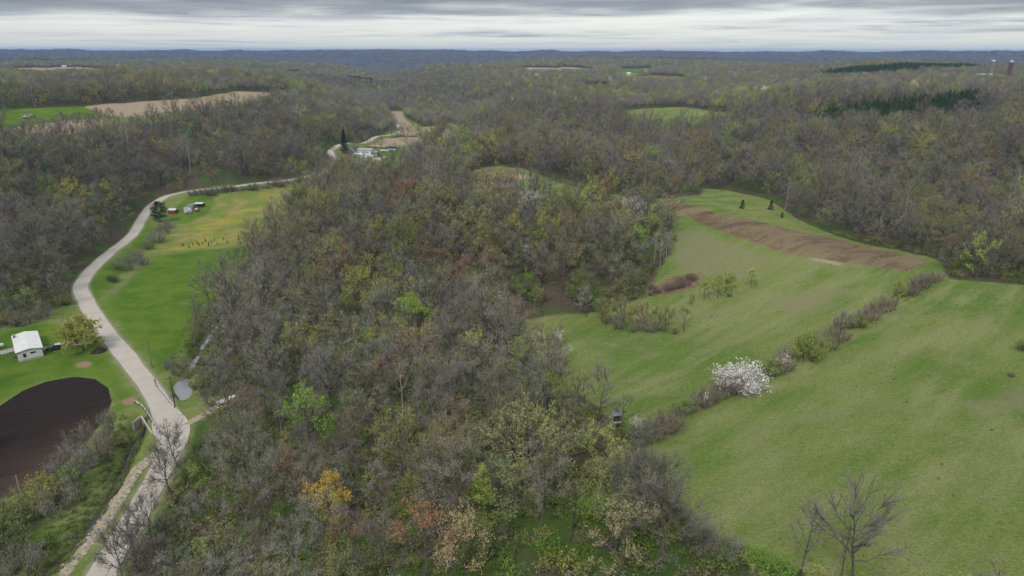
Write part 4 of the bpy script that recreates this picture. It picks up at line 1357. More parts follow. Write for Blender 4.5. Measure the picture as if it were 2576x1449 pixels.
# evergreens
put('white_pine', WPINE, 405, 560, .95, (.028, .066, .042), 'dark rounded pine beside the road and red shed', 'tree')
put('spruce_tree', SPRUCE, 868, 385, .88, (.022, .045, .030), 'tall dark spruce beside the farmyard', 'tree')
for px, py, s, lb in [(1868, 524, 1.3, 'dark cedar on the bright green upland strip'), (1940, 526, 1.45, 'taller thin cedar on the bright green upland strip'), (1967, 546, .8, 'small dark cedar below the taller one')]:
    put('cedar_tree', CEDAR, px, py, s, (.03, .05, .022), lb, 'tree', 'cedars on the upland strip')
for px, py in [(1985, 765), (2045, 775), (2160, 740), (2135, 765), (2195, 775), (2290, 760), (2410, 730), (1945, 785), (2105, 790), (1910, 810), (2005, 790), (2255, 735), (2465, 745), (1845, 800), (2070, 745)]:
    put('conifer_sapling', SAPL, *S(px / 3.354, 500 + (py + 12) / 3.354), gp.uniform(.6, 1.0), (.05, .075, .025), 'tiny planted conifer in the yellow flowering field', 'tree', 'planted conifers in the yellow field')
# thickets by the road in the valley
for px, py, pr, s, tn, lb in [
        (412, 590, BRUSH[1], 1.3, (.24, .20, .16), 'grey-brown thicket below the dark pine'), (425, 575, BRUSH[0], 1.2, (.22, .19, .15), 'dim thicket beside the red shed'), (395, 612, BRUSH[1], 1.5, (.26, .24, .16), 'broad olive-grey thicket between road and yellow field'),
        (372, 628, BRUSH[0], 1.1, (.26, .24, .13), 'olive brush at the corner of the yellow field'), (345, 655, BRUSH[1], 1.2, C_GREY, 'grey thicket close to the road bank'), (358, 668, BRUSH[0], 1.1, (.34, .33, .26), 'pale thicket at the green field corner'),
        (318, 680, BRUSH[1], 1.5, (.24, .22, .14), 'round olive-brown thicket on the road bank'), (325, 660, DENSE[1], .9, C_OLIVE, 'olive bush above the round thicket'), (288, 710, DENSE[1], .7, (.12, .17, .05), 'dark green low bush beside the road bend'), (278, 706, DENSE[1], .5, (.12, .17, .05), 'smallest dark bush at the road bend'),
        (60, 818, BRUSH[1], 1.2, C_GREY, 'bare grey thicket behind the white house'), (20, 815, DENSE[0], .9, C_OLIVE, 'olive thicket at the foot of the hillside'), (110, 800, BRUSH[0], 1.2, C_BRN, 'brown thicket behind the house lawn'), (165, 768, DENSE[0], .9, C_OLIVE, 'olive thicket behind the willow'),
        (530, 492, BRUSH[0], 1.4, (.17, .17, .11), 'dark brush below the road past the mobile home'), (575, 484, BRUSH[1], 1.3, (.18, .17, .12), 'dim brush along the road above the yellow field'), (640, 478, BRUSH[0], 1.3, (.17, .18, .10), 'brush on the bank midway along the straight road'),
        (700, 470, BRUSH[1], 1.4, (.18, .17, .12), 'brown brush where the yellow field narrows'), (755, 460, DENSE[0], 1.1, C_OLIVE * .8, 'olive bush at the far tip of the yellow field'), (800, 450, DENSE[0], 1.2, C_OLIVE * .9, 'olive bush on the inside of the road curve'), (840, 430, BRUSH[1], 1.6, C_OLIVE, 'rough olive thicket at the road curve'), (868, 425, BRUSH[1], 1.8, (.26, .26, .13), 'large olive thicket in front of the farmyard'), (885, 432, VASEB, 1.4, C_OLIVE, 'tall olive shrub in front of the farmyard'),
        (492, 978, DENSE[1], .6, C_OLIVE * .9, 'green bush beside the creek pool'), (478, 950, DENSE[0], .6, C_YG * .7, 'yellow-green bush at the far bank of the pool'), (455, 940, BRUSH[1], 1.0, (.28, .28, .17), 'pale brush along the upper creek'), (430, 925, BRUSH[0], .8, (.36, .34, .26), 'straw-coloured brush at the field corner by the creek')]:
    put('thicket', pr, px, py, s * 1.3, tn, lb, 'bush', 'valley thickets')
for k in range(16):
    f_ = k / 15
    put('roadside_brush', BRUSH[k % 2], 490 + 330 * f_ + gp.uniform(-5, 5), 493 - 38 * f_ + gp.uniform(-2, 2), (1.7, 1.1, .8 + .5 * gp.uniform()), [(.19, .19, .12), (.21, .19, .15), (.22, .24, .10)][k % 3], 'dim brush of the row between road and yellow field', 'bush', 'roadside brush row', .35)
for k in range(12):
    a_, b_ = gp.uniform(0, 1), gp.uniform(-8, 8)
    put('red_brush', BRUSH[k % 2], 1640 + 118 * a_, 733 - 30 * a_ + b_, .55 + .3 * gp.uniform(), (.22, .125, .095), 'red-brown brush of the dark patch at the draw head', 'bush', 'red brush patch')
# brush along the creek below the ploughed field
for k, (px, py, pr, s, tn, lb) in enumerate([
        (112, 1262, DENSE[0], 1.05, (.36, .36, .07), 'yellow-green dome bush at the ploughed field corner'), (75, 1300, BRUSH[1], 1.2, C_OLIVE, 'grey-olive bush below the yellow-green dome'), (30, 1340, DENSE[0], 1.2, (.20, .24, .06), 'large green bush near the lone wooden pole'), (15, 1400, DENSE[0], 1.1, (.16, .19, .06), 'dark green bush at the edge of the creek meadow'),
        (150, 1290, BRUSH[1], 1.1, (.24, .24, .13), 'olive thicket on the creek bank'), (195, 1235, VASEB, 1.1, C_GREY, 'grey upright shrub between field and creek'), (172, 1250, BRUSH[0], 1.1, (.25, .25, .14), 'brushy shrub by the ploughed field edge'), (235, 1180, VASEB, 1.1, (.26, .25, .16), 'bare leaning shrub beside the creek'), (255, 1150, BRUSH[1], 1.0, C_OLIVE, 'olive shrub at the brown end of the field'),
        (285, 1120, VASEB, .9, (.27, .26, .18), 'thin upright shrub near the culvert'), (298, 1120, DENSE[1], .6, C_OLIVE, 'green bush beside the creek below the culvert mouth'), (345, 1140, DENSE[1], .35, (.18, .24, .06), 'low dense bush in the creek below the culvert'), (60, 1440, BRUSH[1], 1.0, C_GREY, 'grey brush at the bottom of the creek meadow'), (120, 1380, DENSE[1], .7, C_GREEN * .6, 'low vivid green bush in the creek meadow')]):
    put('creek_bush', pr, px, py, s * 1.55, tn, lb, 'bush', 'creekside bushes')

# rank spring growth along the creek, and tussocks in the pastures
def sprinkle(name, x, y, s0, s1, cols, label, cat, seed):
    g_ = np.random.default_rng(seed)
    n = len(x)
    tc_ = np.array(cols)[g_.integers(0, len(cols), n)] * g_.uniform(.7, 1.2, (n, 1))
    scatter(name, C_UN, np.column_stack([x, y, H(x, y)]), g_.integers(0, 2, n), np.column_stack([np.zeros(n), np.zeros(n), g_.uniform(0, 6.28, n)]), np.tile(g_.uniform(s0, s1, (n, 1)), (1, 3)), tc_, label, cat)


g_ = np.random.default_rng(41)
cp = CREEK_N[g_.integers(0, len(CREEK_N), 900)] + g_.normal(size=(900, 2)) * np.array([3.2, 3.2])
cs = CREEK_S[g_.integers(4, len(CREEK_S), 500)] + g_.normal(size=(500, 2)) * 3.0
cp = np.vstack([cp, cs])
k_ = (linedist(ROADS, cp[:, 0], cp[:, 1]) > 7.0) & (sdf(PLOW, cp[:, 0], cp[:, 1]) < -1) & (np.minimum(linedist(CREEK_N, cp[:, 0], cp[:, 1]), linedist(CREEK_S, cp[:, 0], cp[:, 1])) > .5)
k_ &= (np.hypot(cp[:, 0] - CREEK_N[0, 0], cp[:, 1] - CREEK_N[0, 1]) > 5) & (np.hypot(cp[:, 0] - CREEK_S[3, 0], cp[:, 1] - CREEK_S[3, 1]) > 5.5)
sprinkle('creek_growth', cp[k_, 0], cp[k_, 1], .22, .7, [C_GREEN * .5, C_GREEN * .65, C_OLIVE * .8, (.30, .29, .17)], 'rank green growth along both creek banks', 'undergrowth', 42)
tx, ty = jitter_grid(60, 330, -.05, .75, 4.2, 43)
k_ = (sdf(OPEN[-1], tx, ty) > 2) & (g_.uniform(size=len(tx)) < .5 + 1.6 * fbm(tx / 18, ty / 18, 91))
sprinkle('pasture_tussocks', tx[k_], ty[k_], .10, .26, [(.25, .25, .11), (.14, .18, .05), (.20, .22, .07), (.30, .27, .15)], 'grass tussocks dotted over the upland pastures', 'grass', 44)

# ------------------------------------------------------------------ built things
P_WHITE = plain('white_siding', (.62, .63, .63), .6, .12, 1.0)
P_ROOFW = plain('pale_metal_roof', (.66, .65, .61), .45, .10, .6, .4)
P_GREYROOF = plain('grey_roof', (.20, .20, .21), .8)
P_LGREY = plain('light_grey', (.48, .48, .48), .6)
P_MGREY = plain('dull_metal_roof', (.33, .33, .33), .6)
P_CONC = plain('concrete', (.42, .39, .34), .9, .25, .8)
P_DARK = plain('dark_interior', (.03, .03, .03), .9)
P_GLASS = plain('window_glass', (.025, .03, .035), .15, .05, 1, .6)
P_RED = plain('red_boards', (.26, .035, .025), .8, .25)
P_WOOD = plain('weathered_wood', (.17, .14, .11), .9, .35, 2)
P_POLE = plain('pole_wood', (.20, .17, .14), .9, .3, 2)
P_STEEL = plain('galvanised_steel', (.58, .59, .60), .5, .15, 1, .5)
P_RUBBER = plain('rubber', (.02, .02, .02), .8, .1)
P_BRICK = plain('brick_chimney', (.20, .10, .08), .9, .3, 3)
P_WIRE = plain('wire', (.10, .10, .10), .6, .05)
P_MINT = plain('mint_paint', (.58, .68, .62), .4, .08)


def paint(name, c):
    return plain(name, c, .35, .06, 1.0, .5)


CARS = {'black': paint('black_paint', (.025, .026, .03)), 'white': paint('white_paint', (.75, .75, .75)), 'grey': paint('grey_paint', (.30, .31, .33)), 'red': paint('red_paint', (.33, .10, .08)), 'blue': paint('blue_paint', (.07, .10, .17)), 'silver': paint('silver_paint', (.52, .54, .56))}  # silver also colours the black truck's roof with its sky reflection


def frame(px0, py0, px1, py1, z=None):
    """ground spot and heading from two sighted ends"""
    a = np.array(ground(px0, py0)); b = np.array(ground(px1, py1))
    c = (a + b) / 2
    return (c[0], c[1], hz(*c)), math.atan2(b[1] - a[1], b[0] - a[0])


def vehicle(name, loc, rz, col, label, shape='pickup_cap', L=5.2, roof=None):
    e = empty(name, loc, rz)
    W = .92
    h = L / 2
    body = [(-h, .45), (-h + .05, .98), (-h + .15, 1.05), (h * .30, 1.05), (h * .42, 1.02), (h - .25, .92), (h, .72), (h, .42)]
    MB().prism(body, -W, W).obj('body', CARS[col], e)
    if shape == 'pickup_cap':
        cab = [(-h + .08, 1.06), (-h + .16, 1.66), (-h * .1, 1.74), (h * .10, 1.72), (h * .36, 1.06)]
    elif shape == 'pickup':
        cab = [(-h * .12, 1.06), (-h * .05, 1.70), (h * .14, 1.70), (h * .38, 1.06)]
    else:
        cab = [(-h + .1, 1.06), (-h + .4, 1.56), (h * .08, 1.58), (h * .38, 1.06)]
    cabin = MB().prism(cab, -W + .08, W - .08).obj('cabin', CARS[col], e)
    # roof skin and glass
    zr = max(q[1] for q in cab)
    MB().box(cab[1][0] + .03, cab[-2][0] - .03, -W + .10, W - .10, zr - .015, zr + .02).obj('roof', CARS[roof or col], e)
    for s in (-1, 1):
        y = s * (W - .08)
        x0, x1 = cab[1][0] + .18, cab[-2][0] - .02
        zt, zb = zr - .14, 1.12
        xm = (x0 + x1) / 2
        for a, b in ((x0, xm - .06), (xm + .06, x1)):
            if b > a:
                MB().box(a, b, min(y, y + s * .012), max(y, y + s * .012), zb, zt).obj('window', P_GLASS, cabin)
    p, q = cab[-2], cab[-1]
    MB().add([(p[0] + .03, -W + .16, p[1] - .05), (p[0] + .03, W - .16, p[1] - .05), (q[0] + .02, W - .16, q[1] + .06), (q[0] + .02, -W + .16, q[1] + .06),
              (p[0] - .02, -W + .16, p[1] - .05), (p[0] - .02, W - .16, p[1] - .05), (q[0] - .03, W - .16, q[1] + .06), (q[0] - .03, -W + .16, q[1] + .06)],
             [(0, 3, 2, 1), (4, 5, 6, 7), (0, 1, 5, 4), (1, 2, 6, 5), (2, 3, 7, 6), (3, 0, 4, 7)]).obj('windscreen', P_GLASS, cabin)
    for sx in (-h * .62, h * .62):
        for s in (-1, 1):
            wv_ = MB(); y0 = s * (W - .16)
            wv_.tube([(0, -.11, 0), (0, .11, 0)], .37, 12)
            o = wv_.obj('wheel', P_RUBBER, e, (sx, y0 + s * .07, .37))
            MB().tube([(0, s * .08, 0), (0, s * .125, 0)], .20, 8).obj('rim', P_STEEL, o)
    for s in (-1, 1):
        MB().box(h - .03, h + .02, s * .68 - .16, s * .68 + .16, .66, .80).obj('headlight', P_LGREY, e)
    return tag(e, label, 'car' if shape == 'car' else 'truck')


def gable(name, loc, rz, w, l, hw, rise, mw, mr, label, cat='building', over=.35, windows=(), doors=(), ridge_y=True):
    """walls and a two-slope roof with real thickness, ridge along local y"""
    e = empty(name, loc, rz)
    wl = MB().prism([(-w / 2, -.5), (w / 2, -.5), (w / 2, hw), (0, hw + rise), (-w / 2, hw)], -l / 2, l / 2).obj('wall', mw, e)
    sl_ = rise / (w / 2)
    for s in (-1, 1):
        xo = s * (w / 2 + over)
        zo = hw - sl_ * over
        th = .12
        MB().prism([(0, hw + rise + .04), (xo, zo + .04), (xo, zo + .04 + th), (0, hw + rise + .04 + th)] if s > 0 else [(xo, zo + .04), (0, hw + rise + .04), (0, hw + rise + .04 + th), (xo, zo + .04 + th)], -l / 2 - over, l / 2 + over).obj('roof_slope', mr, e)
    for side, u, zb, ww, hh in windows:
        win(e, side, u, zb, ww, hh, w, l)
    for side, u, ww, hh in doors:
        win(e, side, u, 0.0, ww, hh, w, l, 'door', P_DARK)
    return tag(e, label, cat)


def win(e, side, u, zb, ww, hh, w, l, nm='window', gm=None):
    t = .05
    if side in 'fb':
        y = (-l / 2 if side == 'f' else l / 2); s = -1 if side == 'f' else 1
        fr = MB().box(u - ww / 2 - .07, u + ww / 2 + .07, min(y, y + s * t), max(y, y + s * t), zb - .07, zb + hh + .07).obj(nm, P_LGREY, e)
        MB().box(u - ww / 2, u + ww / 2, min(y + s * t, y + s * (t + .02)), max(y + s * t, y + s * (t + .02)), zb, zb + hh).obj('pane' if nm == 'window' else 'leaf', gm or P_GLASS, fr)
    else:
        x = (-w / 2 if side == 'l' else w / 2); s = -1 if side == 'l' else 1
        fr = MB().box(min(x, x + s * t), max(x, x + s * t), u - ww / 2 - .07, u + ww / 2 + .07, zb - .07, zb + hh + .07).obj(nm, P_LGREY, e)
        MB().box(min(x + s * t, x + s * (t + .02)), max(x + s * t, x + s * (t + .02)), u - ww / 2, u + ww / 2, zb, zb + hh).obj('pane' if nm == 'window' else 'leaf', gm or P_GLASS, fr)


# --- white house
eave = 3.4
c_ = [np.array(at_z(*S(*q), eave)[:2]) for q in ((55.6, 1061.4), (139, 1043.5), (108.8, 995.8), (27.3, 1013))]
uu = unit(c_[1] - c_[0]); vv_ = np.array([-uu[1], uu[0]])
hw_ = np.linalg.norm(c_[1] - c_[0]) - .7
hl_ = float(np.mean([(c_[3] - c_[0]) @ vv_, (c_[2] - c_[1]) @ vv_])) - .7
hc = sum(c_) / 4
HOUSE_RZ = math.atan2(uu[1], uu[0])
hz0 = hz(*hc)
house = gable('house', (hc[0], hc[1], hz0), HOUSE_RZ, hw_, hl_, eave - hz0, .55, P_WHITE, P_ROOFW, 'white low house with a broad pale metal roof', 'house', windows=(('f', -hw_ * .22, .9, .75, 1.2), ('f', hw_ * .12, 1.7, 1.3, .5), ('r', -1.5, 1.1, 1.2, 1.0), ('r', 1.8, 1.1, 1.2, 1.0), ('l', 0, 1.1, 1.2, 1.0)), doors=(('r', -hl_ * .38, .95, 2.0),))
ch = MB().box(-.3, .3, -.3, .3, 0, 1.9).obj('chimney', P_BRICK, house, (-hw_ * .44, hl_ * .36, eave - hz0 - .9))
MB().box(-.36, .36, -.36, .36, 1.9, 2.05).obj('chimney_cap', P_CONC, ch)
MB().box(-hw_ / 2 - .06, hw_ / 2 + .06, -hl_ / 2 - .05, -hl_ / 2 + .0, -.4, .35).obj('foundation', P_CONC, house)
loc, rz = frame(*S(22, 1058), *S(42, 1052))
o = MB().box(-2.6, 2.6, -1.6, 1.6, -.2, .22).obj('patio_slab', P_CONC, None, loc, rz)
tag(o, 'pale concrete patio slab on the side of the white house', 'patio')
loc, rz = frame(*S(-14, 1052), *S(8, 1046))
e = empty('propane_tank', loc, rz)
prof = [(.05, -1.75), (.42, -1.6), (.60, -1.3), (.62, 0), (.60, 1.3), (.42, 1.6), (.05, 1.75)]
tk = MB().lathe(prof, 14).obj('tank', P_MINT, e, (0, 0, .95), smooth=True); tk.rotation_euler = (0, R(90), 0)
for q in (-1, 1):
    MB().box(q - .12, q + .12, -.35, .35, -.1, .45).obj('support', P_CONC, e)
tag(e, 'pale mint propane tank beside the patio', 'tank')
loc, rz = frame(*S(195, 1047), *S(150, 1053))
vehicle('pickup_truck', loc, rz, 'black', 'black truck with sky reflection coloured onto its roof, parked in the house driveway', 'pickup_cap', 5.4, 'silver')  # silver roof skin is the sky's reflection put into colour
for k, (px, py, s, lb) in enumerate([(108, 1072, .5, 'low brown shrub along the front of the white house'), (128, 1066, .5, 'dry brown shrub at the house corner by the driveway'), (52, 1076, .5, 'dark low shrub at the patio corner of the house')]):
    put('house_shrub', BRUSH[0], *S(px, py), s, (.27, .20, .16), lb, 'bush')


# dark brush pile and other mounds
def mound(name, px, py, r, h, m, label, cat, n=26):
    gx, gy, gz = G(px, py)
    mb = MB(); g_ = np.random.default_rng(int(px))
    for k in range(n):
        a, rr_ = g_.uniform(0, 6.28), r * math.sqrt(g_.uniform())
        z0 = h * (1 - (rr_ / r) ** 2)
        d = Vector(unit(g_.normal(size=3) * np.array([1, 1, .35])))
        p = Vector((cos(a) * rr_, sin(a) * rr_, z0 * g_.uniform(.3, 1)))
        q = g_.uniform(.5, 1.2) * r * .6
        mb.tube([p - d * q / 2, p + d * q / 2], [.10, .05], 5)
    k = 14
    ring = [(cos(2 * pi * j / k) * r * .95, sin(2 * pi * j / k) * r * .95, -.1) for j in range(k)] + [(cos(2 * pi * j / k) * r * .5, sin(2 * pi * j / k) * r * .5, h * .7) for j in range(k)] + [(0, 0, h * .85)]
    f = [(j, (j + 1) % k, k + (j + 1) % k, k + j) for j in range(k)] + [(k + j, k + (j + 1) % k, 2 * k) for j in range(k)]
    mb.add(ring, f)
    o = mb.obj(name, m, None, (gx, gy, gz))
    return tag(o, label, cat)


P_PILE = plain('dark_brush', (.045, .036, .028), .95, .5, 2)
mound('brush_pile', *S(300, 1056), 2.3, 1.1, P_PILE, 'dark brush pile on the lawn between willow and road', 'pile')
mound('brush_pile', 912, 363, 0.1, .1, P_PILE, 'x', 'pile') if False else None
mound('soil_mound', *S(1172, 446), 6.5, 2.2, P_PILE, 'dark heap at the back of the farmyard lawn', 'pile')


# --- guardrails
def guardrail(pts_px, label):
    P = spline(np.array([at_z(*S(380 + a / 6.708, 1120 + b / 6.708), .75 + .5)[:2] for a, b in pts_px]), 1.0)
    base = H(P[:, 0], P[:, 1])
    zb = np.convolve(np.pad(base, 5, 'edge'), np.ones(11) / 11, 'valid')
    zb = np.maximum(zb, .3)
    e = empty('guardrail', (P[0][0], P[0][1], zb[0]))
    prof = [(0, .36), (.06, .42), (.06, .52), (0, .58), (.06, .64), (.06, .74), (0, .80)]
    T = np.gradient(P, axis=0); T /= np.linalg.norm(T, axis=1)[:, None]
    Nn = np.column_stack([-T[:, 1], T[:, 0]])
    v = []; f = []
    m = len(prof)
    for i in range(len(P)):
        for side in (0, 1):
            for d, h in prof:
                q = P[i] + Nn[i] * (d + side * .02)
                v.append((q[0] - P[0][0], q[1] - P[0][1], zb[i] - zb[0] + h))
    for i in range(len(P) - 1):
        for side in (0, 1):
            for k in range(m - 1):
                a = i * 2 * m + side * m + k
                f.append((a, a + 1, a + 2 * m + 1, a + 2 * m))
        for k in (0, m - 1):
            a = i * 2 * m + k
            f.append((a, a + m, a + 3 * m, a + 2 * m))
    link('rail', mesh('rail', v, f, P_STEEL), e)
    pm = MB().box(-.09, .09, -.10, .10, -1.2, .72); pm = mesh('post', pm.v, pm.f, P_WOOD)
    for i in range(1, len(P), 2):
        s = -1 if label.startswith('long') else 1
        ci_ = ROADS[np.argmin(np.linalg.norm(ROADS - P[i], axis=1))]
        sg = -1.0 if (ci_ - P[i]) @ Nn[i] > 0 else 1.0
        q = P[i] + Nn[i] * (.14 * sg + (.05 if sg > 0 else 0))
        link('post', pm, e, (q[0] - P[0][0], q[1] - P[0][1], zb[i] - zb[0]), math.atan2(T[i][1], T[i][0]))
    return tag(e, label, 'guardrail')


guardrail([(550, 115), (580, 230), (640, 340), (760, 490), (880, 640), (980, 730), (1050, 775), (1130, 825)], 'curved steel guardrail between the road and the creek pool')
guardrail([(160, 560), (230, 590), (330, 660), (430, 790), (510, 920), (600, 1060), (690, 1200)], 'curved steel guardrail above the dark culvert opening')


# --- culvert
def zp(a, b, z):
    return np.array(at_z(*S(380 + a / 6.708, 1120 + b / 6.708), z)[:2])


def wallbox(e, name, a, b, z0, z1, th, m, o):
    d = unit(b - a); n = np.array([-d[1], d[0]]) * th / 2
    q = [a + n, b + n, b - n, a - n]
    v = [(p[0] - o[0], p[1] - o[1], z) for z in (z0, z1) for p in q]
    MB().add(v, [(3, 2, 1, 0), (4, 5, 6, 7), (0, 1, 5, 4), (1, 2, 6, 5), (2, 3, 7, 6), (3, 0, 4, 7)]).obj(name, m, e)


def culvert(a, b, wa, wb, label):
    a, b = zp(*a, .5), zp(*b, .5)
    e = empty('culvert', (*a, .35))
    d = unit(b - a); Lw = np.linalg.norm(b - a)
    road_c = ROADS[np.argmin(np.linalg.norm(ROADS - (a + b) / 2, axis=1))]
    inw = unit(road_c - (a + b) / 2); inw = unit(inw - d * (inw @ d))
    o = a
    o0, o1 = a + d * Lw * .18, a + d * Lw * .82
    wallbox(e, 'headwall', a, b, -.35, .28, .35, P_CONC, o)
    wallbox(e, 'pier', a, o0, -3.2, -.352, .35, P_CONC, o)
    wallbox(e, 'pier', o1, b, -3.2, -.352, .35, P_CONC, o)
    for w_, st in ((wa, a), (wb, b)):
        if w_ is not None:
            wallbox(e, 'wing_wall', st - d * .0, zp(*w_, .1), -3.2, .18, .30, P_CONC, o)
    wallbox(e, 'barrel_wall', o0 + inw * .2, o0 + inw * 6, -3.2, -.36, .3, P_DARK, o)  # near-black colour on the barrel walls stands in for the shade inside
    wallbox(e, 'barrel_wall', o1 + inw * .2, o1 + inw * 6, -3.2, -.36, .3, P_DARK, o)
    wallbox(e, 'barrel_shade_end', o0 + inw * 5, o1 + inw * 5, -3.2, -.36, .3, P_DARK, o)  # dark panel added in place of the tunnel's deep shade
    return tag(e, label, 'culvert')


culvert((310, 870), (530, 1230), (140, 1030), (500, 1360), 'concrete culvert mouth with dark opening below the road')
culvert((720, 305), (950, 600), (780, 175), None, 'pale concrete culvert headwall at the creek pool')


# --- riprap
def riprap():
    g_ = np.random.default_rng(5)
    A = poly('390 1138;396 1150;350 1198;320 1252;272 1330;222 1388;184 1438;134 1505;108 1505;150 1436;190 1384;238 1329;290 1251;326 1197;374 1148')
    lo, hi = A.min(0), A.max(0)
    n = 14000
    xy = g_.uniform(lo, hi, (n, 2)); xy = xy[sdf(A, xy[:, 0], xy[:, 1]) > 0][:1700]
    z_ = H(xy[:, 0], xy[:, 1])
    base = np.array([(1, 0, 0), (-1, 0, 0), (0, 1, 0), (0, -1, 0), (0, 0, 1), (0, 0, -1)], float)
    fc = np.array([(0, 2, 4), (2, 1, 4), (1, 3, 4), (3, 0, 4), (2, 0, 5), (1, 2, 5), (3, 1, 5), (0, 3, 5)])
    v = []; f = []
    for k, (p, zz_) in enumerate(zip(xy, z_)):
        s = g_.uniform(.14, .52) * np.array([1, g_.uniform(.6, 1), g_.uniform(.45, .8)])
        q = base * s * g_.uniform(.75, 1.2, (6, 1))
        a = g_.uniform(0, 6.28)
        rm = np.array([[cos(a), -sin(a), 0], [sin(a), cos(a), 0], [0, 0, 1]])
        v.append(q @ rm.T + np.array([p[0], p[1], zz_ + .05])); f.append(fc + k * 6)
    m = plain('limestone', (.44, .375, .28), .9, .45, .9)
    o = link('riprap', mesh('riprap', np.concatenate(v), np.concatenate(f), m))
    tag(o, 'pale limestone riprap along the creek bank below the road', 'stones', kind='stuff')


riprap()


# --- utility poles and wires
def pole(px, py, h, label, arm=True, col=P_POLE):
    gx, gy, gz = G(px, py)
    e = empty('utility_pole', (gx, gy, gz), R(35))
    MB().tube([(0, 0, -.6), (0, 0, h)], [.16, .10], 8).obj('pole', col, e)
    if arm:
        ar = MB().box(-1.1, 1.1, .10, .20, h - .75, h - .62).obj('crossarm', col, e)
        for q in (-1, 0, 1):
            MB().lathe([(.04, 0), (.06, .06), (.03, .14)], 6).obj('insulator', P_LGREY, ar, (q * .95, .15, h - .62))
    tag(e, label, 'utility pole')
    return np.array([gx, gy, gz + h - .5])


p1 = pole(*S(527.6, 1224), 9.0, 'wooden utility pole standing by the creek pool', col=plain('dark_pole', (.075, .06, .05), .9, .3, 2))
p2 = pole(*S(459, 1106), 8.5, 'weathered utility pole at the edge of the green field')
p3 = pole(*S(69, 1496), 5.5, 'short bare wooden pole at the ploughed field edge', arm=False, col=plain('pale_pole', (.42, .33, .24), .9, .2, 2))


def wire(a, b, label, off):
    n = 14
    d = unit((b - a)[:2]); sd = np.array([-d[1], d[0], 0]) * off
    q = [a + (b - a) * i / n - np.array([0, 0, 1.4 * 4 * (i / n) * (1 - i / n)]) + sd for i in range(n + 1)]
    o = MB().tube([tuple(p - q[0]) for p in q], .022, 4).obj('power_line', P_WIRE, None, tuple(q[0]))
    tag(o, label, 'power line')


wire(p1, p2, 'upper power line strung between the creek pole and the field pole', .5)
wire(p1, p2, 'lower power line strung between the creek pole and the field pole', -.5)

# --- boat
loc, rz = frame(*S(661, 1218), *S(708, 1195))
e = empty('boat', loc, rz)
secs = [(-2.6, .78, .0), (-1.5, .92, .0), (0, .95, .02), (1.2, .80, .06), (2.0, .48, .16), (2.55, .08, .32)]
v = []; f = []
for x_, w_, kz in secs:
    v += [(x_, -w_, .85), (x_, -w_ * .8, .35 + kz), (x_, 0, .15 + kz), (x_, w_ * .8, .35 + kz), (x_, w_, .85)]
for i in range(len(secs) - 1):
    for k in range(4):
        a = i * 5 + k
        f.append((a, a + 1, a + 6, a + 5))
f.append((0, 4, 3, 2, 1))
MB().add(v, f).obj('hull', CARS['white'], e)
v = []; f = []
for i, (x_, w_, kz) in enumerate(secs):
    v += [(x_, -w_ - .03, .86), (x_, 0, .97), (x_, w_ + .03, .86)]
for i in range(len(secs) - 1):
    for k in range(2):
        a = i * 3 + k
        f.append((a, a + 3, a + 4, a + 1))
MB().add(v, f).obj('deck_cover', CARS['white'], e)
MB().box(-1.2, -1.12, -.8, .8, .88, 1.02).obj('cover_strap', P_WOOD, e)
MB().box(.5, .58, -.8, .8, .88, 1.02).obj('cover_strap', P_WOOD, e)
MB().box(-1.0, 1.0, -.12, .12, -.1, .2).obj('keel_block', P_WOOD, e)
tag(e, 'white covered boat lying among bare trees near the creek', 'boat')

# --- hunting blind on legs
gx, gy, gz = G(*S(1848, 1284))
e = empty('hunting_blind', (gx, gy, gz), R(12))
MB().box(-.8, .8, -.8, .8, 1.5, 3.1).obj('cabin', P_DARK, e)
MB().add([(-.95, -.95, 3.11), (.95, -.95, 3.11), (.95, .95, 3.5), (-.95, .95, 3.5), (-.95, -.95, 3.17), (.95, -.95, 3.17), (.95, .95, 3.56), (-.95, .95, 3.56)], [(3, 2, 1, 0), (4, 5, 6, 7), (0, 1, 5, 4), (1, 2, 6, 5), (2, 3, 7, 6), (3, 0, 4, 7)]).obj('roof', P_GREYROOF, e)
MB().box(-.85, .85, -.86, -.805, 1.62, 1.80).obj('trim_board', P_WHITE, e)
MB().box(-.4, .4, -.83, -.805, 2.3, 2.7).obj('window', P_GLASS, e)
for a in (-1, 1):
    for b in (-1, 1):
        MB().tube([(a * .95, b * .95, -.4), (a * .72, b * .72, 1.5)], .07, 6).obj('leg', P_WOOD, e)
tag(e, 'small dark hunting blind on legs at the hedgerow end', 'hunting blind')

# --- red shed, mobile home, carport
def Z4(a, b):
    return S(440 + a / 10.06, 570 + b / 10.06)


loc, rz = frame(*Z4(700, 742), *Z4(868, 742))
d_ = np.array([-sin(rz), cos(rz)])
gable('red_shed', (loc[0] + d_[0] * 2, loc[1] + d_[1] * 2, loc[2]), rz + R(90), 4.2, 3.8, 2.2, .5, P_RED, P_WHITE, 'small red shed with a white metal roof beside the pine', 'shed', over=.25, windows=(('l', 0, 1.2, .5, .45),))
loc, rz = frame(*Z4(1165, 690), *Z4(1345, 690))
a0 = np.array(ground(*Z4(1165, 690))); b0 = np.array(ground(*Z4(1085, 560)))
rz2 = rz + R(6)
d_ = np.array([-sin(rz2), cos(rz2)])
gable('mobile_home', (loc[0] + d_[0] * 5, loc[1] + d_[1] * 5, loc[2]), rz2, 4.1, 10.0, 2.9, .45, P_WHITE, P_GREYROOF, 'white mobile home with a grey shingle roof in the mown yard', 'mobile home', over=.15, windows=(('f', -.7, 1.5, .55, .6), ('l', -2, 1.2, 1.0, .9), ('l', 2, 1.2, 1.0, .9), ('r', -2.4, 1.2, 1.0, .9)))
MH = (loc, rz2)
q = Vector((loc[0], loc[1], 0)) + Matrix.Rotation(rz2, 3, 'Z') @ Vector((4.7, 6.2, 0))
